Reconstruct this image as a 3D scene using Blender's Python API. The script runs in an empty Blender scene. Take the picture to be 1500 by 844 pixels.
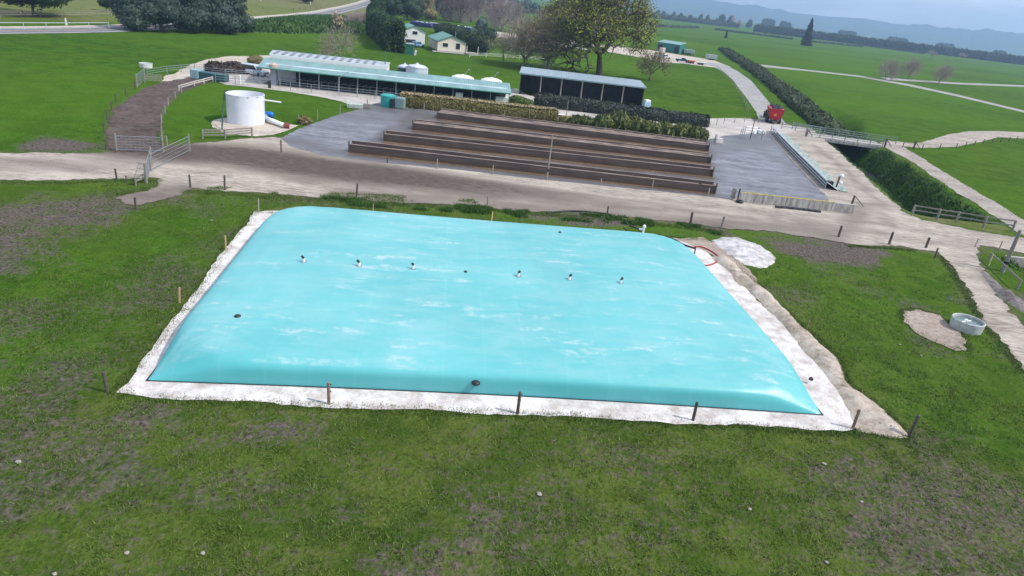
import bpy, math, random
import numpy as np
from mathutils import Vector, Matrix
from mathutils.geometry import delaunay_2d_cdt
R = random.Random(7); NR = np.random.default_rng(11)
S = bpy.context.scene
COL = S.collection
PI = math.pi

# ------------------------------------------------------------------ camera
H = 18.0
FP = 1000.0; ROLL = math.radians(6.8); PITCH = math.radians(23.4)
def ray(px, py):
    x = px-750.0; y = 422.0-py
    u = x*math.cos(ROLL)-y*math.sin(ROLL); v = x*math.sin(ROLL)+y*math.cos(ROLL)
    return (u, FP*math.cos(PITCH)+v*math.sin(PITCH), -FP*math.sin(PITCH)+v*math.cos(PITCH))
def P(px, py, z=0.0):
    d = ray(px, py); t = (z-H)/d[2]
    return Vector((d[0]*t, d[1]*t, z))
def hgt(b, t):
    B = P(*b); r = math.hypot(B.x, B.y); d = ray(*t)
    return H+d[2]*r/math.hypot(d[0], d[1])
cam = bpy.data.cameras.new('camera'); co = bpy.data.objects.new('camera', cam); COL.objects.link(co)
cam.sensor_width = 36; cam.lens = 24.0; cam.clip_end = 30000; cam.clip_start = 0.5
F = Vector((0, math.cos(PITCH), -math.sin(PITCH))); U0 = Vector((0, math.sin(PITCH), math.cos(PITCH))); R0 = Vector((1, 0, 0))
RX = math.cos(ROLL)*R0+math.sin(ROLL)*U0; UY = -math.sin(ROLL)*R0+math.cos(ROLL)*U0
m = Matrix((RX, UY, -F)).transposed().to_4x4(); m.translation = (0, 0, H)
co.matrix_world = m
S.camera = co

# ------------------------------------------------------------------ nodes
def nmat(name):
    mt = bpy.data.materials.new(name); mt.use_nodes = True
    nt = mt.node_tree; b = nt.nodes['Principled BSDF']
    return mt, nt, b
class NT:
    def __init__(s, nt): s.nt = nt
    def n(s, t, **k):
        x = s.nt.nodes.new(t)
        for a, v in k.items():
            if a[0] == '_':
                x.inputs[a[1:].replace('_', ' ')].default_value = v
            else: setattr(x, a, v)
        return x
    def l(s, a, b): s.nt.links.new(a, b)
    def coords(s, kind='Object'): return s.n('ShaderNodeTexCoord').outputs[kind]
    def pos(s): return s.n('ShaderNodeNewGeometry').outputs['Position']
    def noise(s, vec, scale, detail=4, rough=.55, dist=0.0):
        x = s.n('ShaderNodeTexNoise'); x.inputs['Scale'].default_value = scale; x.inputs['Detail'].default_value = detail
        x.inputs['Roughness'].default_value = rough; x.inputs['Distortion'].default_value = dist
        s.l(vec, x.inputs['Vector']); return x.outputs['Fac']
    def ramp(s, fac, stops, interp='LINEAR'):
        x = s.n('ShaderNodeValToRGB'); cr = x.color_ramp; cr.interpolation = interp
        while len(cr.elements) < len(stops): cr.elements.new(.5)
        for e, (p, c) in zip(cr.elements, stops):
            e.position = p; e.color = (c, c, c, 1) if not hasattr(c, '__len__') else (*c[:3], 1)
        s.l(fac, x.inputs['Fac']); return x.outputs['Color']
    def mix(s, fac, a, b, bt='MIX'):
        x = s.n('ShaderNodeMix', data_type='RGBA', blend_type=bt)
        for v, i in ((fac, 0), (a, 6), (b, 7)):
            if hasattr(v, 'is_output'): s.l(v, x.inputs[i])
            elif hasattr(v, '__len__'): x.inputs[i].default_value = (*v[:3], 1)
            else: x.inputs[i].default_value = v
        return x.outputs[2]
    def math(s, op, a, b=0.0, c=None, clamp=False):
        x = s.n('ShaderNodeMath', operation=op); x.use_clamp = clamp
        for i, v in enumerate((a, b, c)):
            if v is None: continue
            if hasattr(v, 'is_output'): s.l(v, x.inputs[i])
            else: x.inputs[i].default_value = v
        return x.outputs[0]
    def mapping(s, vec, scale=(1, 1, 1), rot=(0, 0, 0)):
        x = s.n('ShaderNodeMapping'); x.inputs['Scale'].default_value = scale; x.inputs['Rotation'].default_value = rot
        s.l(vec, x.inputs['Vector']); return x.outputs[0]
    def bump(s, h, strength, dist, b):
        x = s.n('ShaderNodeBump'); x.inputs['Strength'].default_value = strength; x.inputs['Distance'].default_value = dist
        s.l(h, x.inputs['Height']); s.l(x.outputs[0], b.inputs['Normal'])
def sc(c, k): return tuple(min(1, max(0, v*k)) for v in c)
_mc = {}
def pm(name, base, rough=.7, var=.18, scale=1.5, bump=.0, bscale=None, metal=0.0, spec=.4, alt=None, streak=None):
    if name in _mc: return _mc[name]
    mt, nt, b = nmat(name); t = NT(nt)
    v = t.coords('Object')
    if streak: v = t.mapping(v, streak)
    n = t.noise(v, scale, 5, .6)
    f = t.ramp(n, [(.3, 0), (.7, 1)])
    c = t.mix(f, sc(base, 1-var), alt or sc(base, 1+var))
    t.l(c, b.inputs['Base Color']); b.inputs['Roughness'].default_value = rough
    b.inputs['Metallic'].default_value = metal; b.inputs['Specular IOR Level'].default_value = spec
    if bump: t.bump(t.noise(t.coords('Object'), bscale or scale*6, 4), bump, .05, b)
    _mc[name] = mt; return mt
def leafm(name, a, bcol, rough=.6, dry=None):
    if name in _mc: return _mc[name]
    mt, nt, b = nmat(name); t = NT(nt)
    rnd = t.n('ShaderNodeNewGeometry').outputs['Random Per Island']
    c = t.mix(rnd, a, bcol)
    big = t.ramp(t.noise(t.pos(), .35, 3), [(.35, 0), (.65, 1)])
    c = t.mix(big, c, sc(a, .8) if dry is None else dry, 'MIX') if dry else t.mix(t.math('MULTIPLY', big, .35), c, sc(a, .7))
    t.l(c, b.inputs['Base Color']); b.inputs['Roughness'].default_value = rough
    b.inputs['Specular IOR Level'].default_value = .25
    _mc[name] = mt; return mt

# ------------------------------------------------------------------ mesh builder
class MB:
    def __init__(s): s.v = []; s.f = []
    def add(s, vs, fs):
        o = len(s.v); s.v += [tuple(p) for p in vs]; s.f += [tuple(i+o for i in f) for f in fs]; return s
    def box(s, c, d, rz=0, rx=0, ry=0, taper=1.0):
        M = Matrix.Rotation(rz, 3, 'Z') @ Matrix.Rotation(ry, 3, 'Y') @ Matrix.Rotation(rx, 3, 'X')
        vs = []
        for z in (-.5, .5):
            k = taper if z > 0 else 1
            for x, y in ((-.5, -.5), (.5, -.5), (.5, .5), (-.5, .5)):
                vs.append(Vector(c)+M @ Vector((x*d[0]*k, y*d[1]*k, z*d[2])))
        return s.add(vs, [(3, 2, 1, 0), (4, 5, 6, 7), (0, 1, 5, 4), (1, 2, 6, 5), (2, 3, 7, 6), (3, 0, 4, 7)])
    def tube(s, pts, r, n=8, cap=True):
        pts = [Vector(p) for p in pts]; rs = r if hasattr(r, '__len__') else [r]*len(pts)
        rings = []; vs = []; up = None
        for i, p in enumerate(pts):
            d = (pts[min(i+1, len(pts)-1)]-pts[max(i-1, 0)]).normalized()
            a = Vector((0, 0, 1)) if abs(d.z) < .9 else Vector((1, 0, 0))
            x = d.cross(a).normalized(); y = x.cross(d).normalized()
            for k in range(n):
                t = 2*PI*k/n; vs.append(p+x*math.cos(t)*rs[i]+y*math.sin(t)*rs[i])
        fs = []
        for i in range(len(pts)-1):
            for k in range(n):
                a = i*n+k; b = i*n+(k+1) % n; fs.append((a, b, b+n, a+n))
        if cap:
            fs.append(tuple(range(n-1, -1, -1))); fs.append(tuple(range((len(pts)-1)*n, len(pts)*n)))
        return s.add(vs, fs)
    def lathe(s, c, prof, n=24, capb=True, capt=True):
        vs = []; fs = []
        for r, z in prof:
            for k in range(n):
                t = 2*PI*k/n; vs.append((c[0]+r*math.cos(t), c[1]+r*math.sin(t), c[2]+z))
        for i in range(len(prof)-1):
            for k in range(n):
                a = i*n+k; b = i*n+(k+1) % n; fs.append((a, b, b+n, a+n))
        if capb: fs.append(tuple(range(n-1, -1, -1)))
        if capt: fs.append(tuple(range((len(prof)-1)*n, len(prof)*n)))
        return s.add(vs, fs)
    def quad(s, a, b, c, d): return s.add([a, b, c, d], [(0, 1, 2, 3)])
    def prism(s, prof, y0, y1):     # profile in xz extruded along y
        n = len(prof); vs = [(x, y0, z) for x, z in prof]+[(x, y1, z) for x, z in prof]
        fs = [tuple(range(n-1, -1, -1)), tuple(range(n, 2*n))]+[(i, (i+1) % n, n+(i+1) % n, n+i) for i in range(n)]
        # orient
        return s.add(vs, [f[::-1] for f in fs])
    def build(s, name, mt, parent=None, smooth=False, bevel=0):
        me = bpy.data.meshes.new(name); me.from_pydata(s.v, [], s.f); me.update()
        import bmesh
        bm = bmesh.new(); bm.from_mesh(me); bmesh.ops.recalc_face_normals(bm, faces=bm.faces); bm.to_mesh(me); bm.free()
        return mk(name, me, mt, parent, smooth, bevel)
def mk(name, me, mt, parent=None, smooth=False, bevel=0):
    me.materials.append(mt)
    if smooth: me.shade_smooth()
    o = bpy.data.objects.new(name, me); COL.objects.link(o)
    if parent: o.parent = parent
    if bevel:
        b = o.modifiers.new('bevel', 'BEVEL'); b.width = bevel; b.segments = 2; b.limit_method = 'ANGLE'
    return o
def npmesh(name, V, Fq):
    me = bpy.data.meshes.new(name); k = Fq.shape[1]; n = len(Fq)
    me.vertices.add(len(V)); me.vertices.foreach_set('co', np.ascontiguousarray(V, dtype=np.float32).ravel())
    me.loops.add(n*k); me.loops.foreach_set('vertex_index', np.ascontiguousarray(Fq, dtype=np.int32).ravel())
    me.polygons.add(n); me.polygons.foreach_set('loop_start', np.arange(0, n*k, k, dtype=np.int32))
    me.update(calc_edges=True); me.validate(); return me
def tag(o, label=None, cat=None, group=None, kind=None):
    if label: o['label'] = label
    if cat: o['category'] = cat
    if group: o['group'] = group
    if kind: o['kind'] = kind
    return o
def thing(name, label, cat, loc=(0, 0, 0), rz=0, group=None):
    o = bpy.data.objects.new(name, None); COL.objects.link(o); o.location = loc; o.rotation_euler = (0, 0, rz)
    o.empty_display_size = .2
    return tag(o, label, cat, group)
def struct(o): o['kind'] = 'structure'; return o

# ------------------------------------------------------------------ noise / distance helpers (numpy)
def vnoise(x, y, s, seed=0):
    x = x/s; y = y/s; xi = np.floor(x).astype(np.int64); yi = np.floor(y).astype(np.int64); fx = x-xi; fy = y-yi
    fx = fx*fx*(3-2*fx); fy = fy*fy*(3-2*fy)
    def h(a, b):
        v = (a*374761393+b*668265263+seed*974711) & 0xffffffff
        v = ((v ^ (v >> 13))*1274126177) & 0xffffffff
        return ((v ^ (v >> 16)) & 0xffff)/65535.0
    return (h(xi, yi)*(1-fx)+h(xi+1, yi)*fx)*(1-fy)+(h(xi, yi+1)*(1-fx)+h(xi+1, yi+1)*fx)*fy
def fbm(x, y, s, seed=0, o=4):
    t = 0; a = .5; k = 0
    for i in range(o): t = t+a*vnoise(x, y, s, seed+i*17); k += a; a *= .5; s = s/2.03
    return t/k
def pldist(x, y, pts):
    d = np.full(x.shape, 1e9)
    for (ax, ay), (bx, by) in zip(pts[:-1], pts[1:]):
        ux, uy = bx-ax, by-ay; L = ux*ux+uy*uy+1e-9
        t = np.clip(((x-ax)*ux+(y-ay)*uy)/L, 0, 1)
        d = np.minimum(d, np.hypot(x-ax-t*ux, y-ay-t*uy))
    return d
def inpoly(x, y, pts):
    c = np.zeros(x.shape, bool); n = len(pts)
    for i in range(n):
        ax, ay = pts[i]; bx, by = pts[(i+1) % n]
        if ay == by: continue
        c ^= ((ay > y) != (by > y)) & (x < (bx-ax)*(y-ay)/(by-ay)+ax)
    return c
def sdist(x, y, pts):     # positive inside
    d = pldist(x, y, pts+[pts[0]]); return np.where(inpoly(x, y, pts), d, -d)
def G2(px): return [tuple(P(a, b)[:2]) for a, b in px]
def sstep(a, b, x): t = np.clip((x-a)/(b-a), 0, 1); return t*t*(3-2*t)
def densify(pts, step, closed=False):
    out = []; n = len(pts)
    for i in range(n if closed else n-1):
        a = Vector(pts[i][:2]); b = Vector(pts[(i+1) % n][:2]); k = max(1, int((b-a).length/step))
        out += [tuple(a.lerp(b, j/k)) for j in range(k)]
    if not closed: out.append(tuple(pts[-1][:2]))
    return out
def catmull(pts, k=6):
    out = []; n = len(pts)
    for i in range(n-1):
        p0 = pts[max(i-1, 0)]; p1 = pts[i]; p2 = pts[i+1]; p3 = pts[min(i+2, n-1)]
        for j in range(k):
            t = j/k
            out.append(tuple(.5*((2*p1[d])+(-p0[d]+p2[d])*t+(2*p0[d]-5*p1[d]+4*p2[d]-p3[d])*t*t+(-p0[d]+3*p1[d]-3*p2[d]+p3[d])*t**3) for d in range(len(p1))))
    out.append(tuple(pts[-1])); return out

# ------------------------------------------------------------------ terrain
DITCH = [(70, 165), (60, 138), (57, 126), (54.7, 111), (51.5, 92), (49.2, 78)]
DITCH2 = [(48.6, 62.5), (48.0, 55), (46, 44), (42, 30)]
DITCH3 = G2([(1225, 195), (1180, 162), (1130, 120), (1085, 90), (1045, 67), (1000, 53), (940, 45)])
def terr(x, y):
    x = np.asarray(x, float); y = np.asarray(y, float)
    d = pldist(x, y, DITCH)+(fbm(x, y, 3, 5)-.5)*1.6
    w = 5.5
    z = -4.2*(1-sstep(.8, w, d))
    end = sstep(75.5, 78.5, y); z = z*end
    d2 = pldist(x, y, DITCH2)+(fbm(x, y, 2, 9)-.5)*.8
    z = z-2.0*(1-sstep(.8, 2.6, d2))*(1-sstep(61, 64, y))
    d3 = pldist(x, y, DITCH3)
    z = z-1.2*(1-sstep(.8, 4.0, d3))*sstep(134, 140, y)
    return z
def axis(a, b, st, lo, hi):
    c = list(np.arange(a, b+1e-6, st)); s = st; p = b; up = []
    while p < hi: s *= 1.35; p = min(p+s, hi); up.append(p)
    s = st; p = a; dn = []
    while p > lo: s *= 1.35; p = max(p-s, lo); dn.append(p)
    return np.array(dn[::-1]+c+up)
gx = axis(-75, 75, .5, -8000, 8000); gy = axis(10, 145, .5, -3000, 8000)
X, Y = np.meshgrid(gx, gy)
Z = terr(X, Y)
near = (np.abs(X) < 80) & (Y < 150)
Z = Z+np.where(near, (fbm(X, Y, 3.0, 3)-.5)*.05+(fbm(X, Y, .9, 4)-.5)*.03-.035, -.03)
nx, ny = len(gx), len(gy)
V = np.stack([X.ravel(), Y.ravel(), Z.ravel()], 1)
idx = np.arange(nx*ny).reshape(ny, nx)
Q = np.stack([idx[:-1, :-1].ravel(), idx[:-1, 1:].ravel(), idx[1:, 1:].ravel(), idx[1:, :-1].ravel()], 1)
gme = npmesh('ground', V, Q)
def soft(poly, w=2.0, q=1.8): return sstep(-w, w, sdist(X, Y, G2(poly))+(fbm(X, Y, 2.5, 8)-.5)*3)
mud = np.zeros(X.shape)
nz = X*0+fbm(X, Y, 5, 21)
for poly, k, w in [
    ([(-80, 330), (0, 300), (100, 288), (180, 284), (240, 272), (285, 272), (262, 292), (215, 300), (150, 328), (80, 352), (0, 392), (-80, 420)], .72, 1.2),
    ([(10, 212), (60, 202), (110, 203), (150, 210), (148, 217), (90, 220), (30, 219)], .9, .8),
    ([(80, 625), (230, 605), (330, 618), (420, 628), (380, 645), (260, 660), (120, 655)], .62, .8),
    ([(560, 660), (700, 640), (900, 650), (1100, 640), (1000, 700), (760, 690), (620, 690)], .42, .8),
    ([(1335, 650), (1380, 650), (1440, 700), (1560, 760), (1560, 860), (1300, 860), (1180, 760), (1230, 680)], .55, 1.0),
    ([(1020, 640), (1180, 650), (1330, 660), (1200, 720), (1040, 700)], .48, .8),
    ([(700, 700), (1150, 720), (1150, 850), (640, 850)], .36, 1.0),
    ([(1040, 340), (1160, 345), (1290, 358), (1290, 388), (1240, 402), (1190, 382), (1110, 352)], .85, .8),
    ([(1190, 390), (1215, 400), (1200, 440), (1180, 420)], .45, 1.0),
    ([(440, 285), (560, 292), (700, 302), (860, 312), (980, 326), (1070, 338), (980, 332), (860, 322), (700, 312), (560, 300), (440, 292)], .9, .6),
    ([(265, 284), (400, 290), (400, 300), (300, 300)], .35, .8),
    ([(1430, 385), (1500, 425), (1560, 470), (1560, 485), (1490, 440), (1440, 400)], .6, .5),
    ([(1410, 340), (1500, 366), (1560, 380), (1560, 400), (1500, 380), (1420, 360)], .5, .5),
]:
    mud = np.maximum(mud, k*1.05*sstep(-w*1.5-1.0, w*1.5+1.0, sdist(X, Y, G2(poly))+(fbm(X, Y, 3.0, 8)-.5)*6))
mud = np.where(near, mud, 0)
mud = np.maximum(mud, np.where(Y < 60, .10+.42*sstep(.42, .68, nz), .06)*sstep(75, 45, Y))
mud = np.maximum(mud, np.where(Y < 32, .30*sstep(.40, .62, fbm(X, Y, 3.2, 44)), 0))
lush = sstep(30, 75, Y)*.70+.05
left = soft([(-300, 60), (185, 52), (560, 60), (700, 90), (560, 150), (420, 190), (240, 210), (150, 205), (-300, 250)], 1.0)
lush = np.maximum(lush, left)
lush = np.maximum(lush, .8*soft([(-200, 390), (0, 390), (120, 345), (265, 290), (370, 290), (330, 380), (230, 480), (150, 560), (-200, 640)], 3))
lush = np.maximum(lush, .65*soft([(1110, 370), (1290, 385), (1400, 400), (1500, 545), (1560, 700), (1400, 650), (1300, 610), (1200, 480)], 2))
lush = np.clip(lush+(fbm(X, Y, 14, 33)-.5)*.5, 0, 1)
# rough pale grass near tracks and beyond the road
rgh = np.zeros(X.shape)
for poly, k in [([(-300, 32), (160, 30), (480, 30), (560, 20), (640, 8), (640, -2), (300, -25), (-300, -80)], .8),
                ([(1195, 200), (1215, 208), (1240, 235), (1290, 275), (1350, 318), (1480, 345), (1470, 332), (1400, 315), (1300, 262), (1235, 215)], .7),
                ([(1285, 210), (1300, 212), (1420, 300), (1500, 350), (1480, 352), (1380, 290)], .15),
                ([(405, 308), (560, 322), (760, 338), (760, 330), (560, 312), (405, 300)], .35)]:
    rgh = np.maximum(rgh, k*soft(poly, .6))
TRK = [(-160, 226), (0, 224), (100, 224), (150, 224), (175, 219), (235, 214), (300, 208), (400, 200), (430, 205), (470, 220), (520, 229), (600, 237), (700, 247),
       (800, 259), (900, 269), (1000, 278), (1075, 287), (1150, 290), (1170, 275), (1150, 245), (1125, 215), (1105, 196), (1105, 184), (1150, 181), (1190, 190),
       (1203, 200), (1228, 222), (1262, 253), (1290, 282), (1322, 308), (1350, 322), (1420, 336), (1480, 346), (1580, 362), (1580, 392), (1500, 371), (1440, 360), (1428, 372), (1436, 392),
       (1452, 418), (1480, 452), (1520, 500), (1600, 590), (1600, 660), (1540, 590), (1500, 540), (1472, 505), (1440, 470), (1420, 432), (1396, 392), (1376, 370), (1340, 364), (1296, 360), (1240, 356), (1180, 346), (1120, 338), (1060, 334),
       (1010, 328), (960, 323), (900, 315), (850, 312), (800, 311), (740, 307), (700, 302), (640, 298), (600, 296), (560, 296), (520, 292), (450, 289), (380, 282), (330, 280), (283, 277), (268, 284),
       (240, 292), (205, 301), (190, 300), (165, 290), (200, 282), (228, 272), (232, 262), (215, 260), (180, 262), (100, 264), (0, 263), (-160, 264)]
PADO = [(164, 577), (200, 545), (240, 490), (285, 433), (318, 383), (346, 343), (374, 310), (960, 345), (1060, 355), (1090, 400), (1150, 455), (1225, 520), (1240, 560), (1292, 600), (1337, 641), (1253, 631), (1235, 633), (1180, 630), (1100, 624), (1000, 620), (900, 614), (740, 606), (600, 601), (480, 596), (330, 590), (240, 584)]
for poly, k, w in ((TRK, .62, 1.3), (PADO, .42, .6), ([(161, 223), (157, 205), (160, 185), (168, 162), (188, 143), (215, 129), (245, 120), (285, 112), (312, 108), (322, 117), (290, 125), (262, 136), (243, 154), (234, 178), (233, 205), (242, 219), (200, 224)], .6, 1.2)):
    dd = -sdist(X, Y, G2(poly)); mud = np.maximum(mud, np.where(near, k*(1-sstep(0, w, dd))*(.4+.9*nz), 0))
rgh = np.maximum(rgh, np.where(near, .45*(1-sstep(0, 1.6, -sdist(X, Y, G2(TRK))))*sstep(.4, .6, fbm(X, Y, 4, 91)), 0))
for nm, a in (('mud', mud), ('lush', lush), ('rough', rgh)):
    at = gme.attributes.new(nm, 'FLOAT', 'POINT'); at.data.foreach_set('value', a.astype(np.float32).ravel())
mt, nt, b = nmat('pasture_ground'); t = NT(nt)
def attr(t, nm): return t.n('ShaderNodeAttribute', attribute_name=nm).outputs['Fac']
pos = t.pos()
n1 = t.noise(pos, 5.0, 5, .65); n2 = t.noise(pos, .9, 4, .6); n3 = t.noise(pos, .12, 4, .6); n4 = t.noise(pos, .012, 3, .5)
nb = t.noise(pos, 1.7, 5, .68); nc = t.noise(pos, .33, 4, .6, .5)
blade = t.ramp(n1, [(.30, 0), (.70, 1)])
c_dull = t.mix(blade, (.034, .052, .010), (.110, .148, .030))
c_lush = t.mix(blade, (.022, .066, .006), (.060, .148, .014))
g = t.mix(attr(t, 'lush'), c_dull, c_lush)
g = t.mix(t.math('MULTIPLY', t.ramp(nb, [(.43, 0), (.57, 1)]), .62), g, t.mix(attr(t, 'lush'), (.108, .124, .034), (.070, .148, .016)))
g = t.mix(t.math('MULTIPLY', t.ramp(nc, [(.44, 0), (.57, 1)]), .50), g, (.018, .052, .006))
g = t.mix(t.math('MULTIPLY', t.ramp(n3, [(.40, 0), (.62, 1)]), .32), g, (.085, .128, .020))
g = t.mix(t.math('MULTIPLY', t.ramp(n4, [(.42, 0), (.6, 1)]), .45), g, (.075, .160, .012))
g = t.mix(attr(t, 'rough'), g, t.mix(t.ramp(nc, [(.38, 0), (.62, 1)]), (.13, .145, .045), (.23, .19, .12)))
mudc = t.mix(t.ramp(n1, [(.32, 0), (.68, 1)]), (.058, .042, .043), (.190, .146, .145))
mz = t.math('ADD', t.math('MULTIPLY', t.noise(pos, 3.1, 6, .75), .6), t.math('MULTIPLY', nb, .4))
# share of bare mud follows the attribute; its shape follows the noise
th = t.math('SUBTRACT', mz, t.math('SUBTRACT', .685, t.math('MULTIPLY', attr(t, 'mud'), .35)))
mf = t.ramp(t.math('MULTIPLY_ADD', th, 6.0, .45, clamp=True), [(.0, 0), (1, .95)])
g = t.mix(mf, g, mudc)
vo = t.n('ShaderNodeTexVoronoi', feature='F1'); vo.inputs['Scale'].default_value = 2.4; t.l(t.mapping(pos, (1, .8, 0)), vo.inputs['Vector'])
hoof = t.math('MULTIPLY', t.ramp(vo.outputs['Distance'], [(.10, 1), (.24, 0)]), t.ramp(t.math('ADD', attr(t, 'mud'), t.math('MULTIPLY', nb, .5)), [(.42, 0), (.75, 1)]))
g = t.mix(t.math('MULTIPLY', hoof, .75), g, (.022, .020, .016))
fld = t.noise(t.mapping(pos, (.6, 2.2, 0), (0, 0, .25)), .006, 3, .5)
g = t.mix(t.math('MULTIPLY', t.ramp(fld, [(.42, 0), (.58, 1)]), t.math('MULTIPLY', attr(t, 'lush'), .35)), g, (.095, .165, .016))
t.l(g, b.inputs['Base Color']); b.inputs['Roughness'].default_value = 1.0; b.inputs['Specular IOR Level'].default_value = .0
hh = t.math('ADD', t.math('MULTIPLY', n1, .7), t.math('MULTIPLY', nb, 1.4))
t.bump(hh, 1.0, .22, b)
struct(mk('ground', gme, mt, smooth=True))

# ------------------------------------------------------------------ flat sheets
def sheet(name, outline, mt, z, jag=.25, step=.35, grid=None, attrs=None, world=False, jscale=1.2):
    pts = outline if world else G2(outline)
    pts = densify(pts, step, True); o = []
    n = len(pts); xs = np.array([p[0] for p in pts]); ys = np.array([p[1] for p in pts])
    tx = np.roll(xs, -1)-np.roll(xs, 1); ty = np.roll(ys, -1)-np.roll(ys, 1); L = np.hypot(tx, ty)+1e-9
    k = (fbm(xs, ys, jscale, len(name))-.5)*2*jag+(vnoise(xs, ys, jscale*3, 77)-.5)*2*jag+(vnoise(xs, ys, jscale*.25, 7)-.5)*1.1*jag
    xs = xs-ty/L*k; ys = ys+tx/L*k
    vs = [Vector((a, c)) for a, c in zip(xs, ys)]
    if grid:
        gx_, gy_ = np.meshgrid(np.arange(xs.min(), xs.max(), grid), np.arange(ys.min(), ys.max(), grid))
        gx_ = gx_.ravel()+NR.uniform(-.2, .2, gx_.size)*grid; gy_ = gy_.ravel()+NR.uniform(-.2, .2, gy_.size)*grid
        dd = sdist(gx_, gy_, list(zip(xs, ys))); ok = dd > grid*.4
        vs += [Vector((a, c)) for a, c in zip(gx_[ok], gy_[ok])]
    edges = [(i, (i+1) % n) for i in range(n)]
    r = delaunay_2d_cdt(vs, edges, [list(range(n))], 1, 1e-4)
    me = bpy.data.meshes.new(name); me.from_pydata([(p.x, p.y, z) for p in r[0]], [], r[2]); me.update()
    if me.polygons and sum(p.normal.z for p in me.polygons) < 0: me.flip_normals()
    if attrs:
        xx = np.array([p.x for p in r[0]]); yy = np.array([p.y for p in r[0]])
        for nm, fn in attrs.items():
            a = me.attributes.new(nm, 'FLOAT', 'POINT'); a.data.foreach_set('value', fn(xx, yy).astype(np.float32))
    return struct(mk(name, me, mt))
def groundmat(name, lo, hi, dark=None, dattr=None, bumpk=.5, s1=2.2, s2=.28, rough=.95, spec=.15, streak=None, spots=None, sd=.08):
    mt, nt, b = nmat(name); t = NT(nt); pos = t.pos()
    v = t.mapping(pos, *streak) if streak else pos
    n1 = t.noise(v, s1, 6, .68); n2 = t.noise(v, s2, 4, .6); n0 = t.noise(pos, 9, 4, .7)
    c = t.mix(t.ramp(t.math('ADD', t.math('MULTIPLY', n1, .6), t.math('MULTIPLY', n2, .4)), [(.39, 0), (.59, 1)]), lo, hi)
    c = t.mix(t.math('MULTIPLY', t.ramp(n0, [(.3, 1), (.5, 0)]), .35), c, sc(lo, .55))
    if dark:
        f = attr(t, dattr); th = t.math('MULTIPLY', t.math('SUBTRACT', t.math('ADD', f, t.math('MULTIPLY', n1, .9)), .58), 1.7, clamp=True)
        c = t.mix(th, c, t.mix(t.ramp(n0, [(.3, 0), (.7, 1)]), sc(dark, .7), sc(dark, 1.25)))
    if spots: c = t.mix(t.ramp(t.noise(v, spots[0], 6, .72), [(spots[1], 0), (spots[1]+sd, 1)]), c, spots[2])
    t.l(c, b.inputs['Base Color']); b.inputs['Roughness'].default_value = rough; b.inputs['Specular IOR Level'].default_value = spec
    t.bump(t.math('ADD', n1, t.math('MULTIPLY', n0, .4)), bumpk, .10, b)
    return mt
TRACK = groundmat('lime_track', (.20, .165, .14), (.46, .40, .345), dark=(.080, .061, .051), dattr='brown', streak=((.45, 1.6, 1), (0, 0, math.radians(-6))), spots=(3.2, .58, (.15, .12, .105)), sd=.10)
RACE = groundmat('race_dirt', (.045, .032, .027), (.125, .092, .080), s1=1.5)
PAD = groundmat('yard_concrete', (.075, .072, .084), (.245, .245, .275), dark=(.075, .058, .048), dattr='brown', streak=((.35, 1.5, 1), (0, 0, math.radians(-5))), bumpk=.15, rough=.5, spec=.45, spots=(.9, .50, (.085, .078, .092)), sd=.14)
LIME = groundmat('lime_fines', (.40, .35, .33), (.72, .69, .69), bumpk=.6, s1=1.0, spots=(1.3, .52, (.40, .34, .30)), sd=.16)
CONC = groundmat('pale_concrete', (.30, .27, .25), (.50, .46, .43), bumpk=.15)
GRAV = groundmat('gravel', (.30, .25, .21), (.55, .48, .41), bumpk=.35)
SOIL = groundmat('bare_soil', (.20, .155, .125), (.40, .33, .28), bumpk=.8, s1=3)
ASPH = groundmat('asphalt', (.12, .12, .13), (.20, .20, .215), bumpk=.1, s1=.6)
LANE = groundmat('lane_seal', (.22, .21, .21), (.36, .345, .33), bumpk=.1)

def browntrack(x, y):
    a = G2([(175, 212), (260, 222), (340, 226), (430, 240), (520, 252), (620, 264), (760, 280), (900, 294), (1050, 306), (1200, 322)])
    d = pldist(x, y, a); w = 4.4*sstep(42, 0, x+20)+.7
    v = (.24+.46*sstep(34, 0, x+12))*(1-sstep(w*.4, w*1.4, d))
    v = np.maximum(v, .42*(1-sstep(.3, 1.2, pldist(x, y, G2([(420, 262), (640, 283), (860, 298), (1100, 318), (1300, 342)])))))
    v = np.maximum(v, .30*(1-sstep(1, 4, pldist(x, y, G2([(0, 240), (110, 242), (200, 236)])))))
    v = np.maximum(v, .40*(1-sstep(.6, 2.2, pldist(x, y, G2([(1215, 350), (1245, 330), (1265, 300)])))))
    v = np.maximum(v, .34*(1-sstep(.4, 1.2, pldist(x, y, G2([(1190, 212), (1240, 250), (1290, 300), (1300, 330)])))))
    v = np.maximum(v, .42*(1-sstep(.3, 1.6, pldist(x, y, G2([(1440, 398), (1470, 430), (1500, 455)])))))
    v = np.maximum(v, .45*(1-sstep(1.0, 4.5, pldist(x, y, G2([(520, 289), (700, 299), (860, 311), (1000, 325), (1100, 334), (1200, 344)])))))
    v = np.maximum(v, .5*(1-sstep(1.0, 4.5, pldist(x, y, G2([(175, 296), (215, 290), (262, 282)])))))
    return v
sheet('farm_track', TRK, TRACK, .004, jag=.35, grid=1.2, attrs={'brown': browntrack})
sheet('dirt_race', [(161, 223), (157, 205), (160, 185), (168, 162), (188, 143), (215, 129), (245, 120), (285, 112), (312, 108), (322, 117), (290, 125), (262, 136), (243, 154), (234, 178), (233, 205), (242, 219), (200, 224)], RACE, .008, jag=.3, grid=2)
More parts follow.
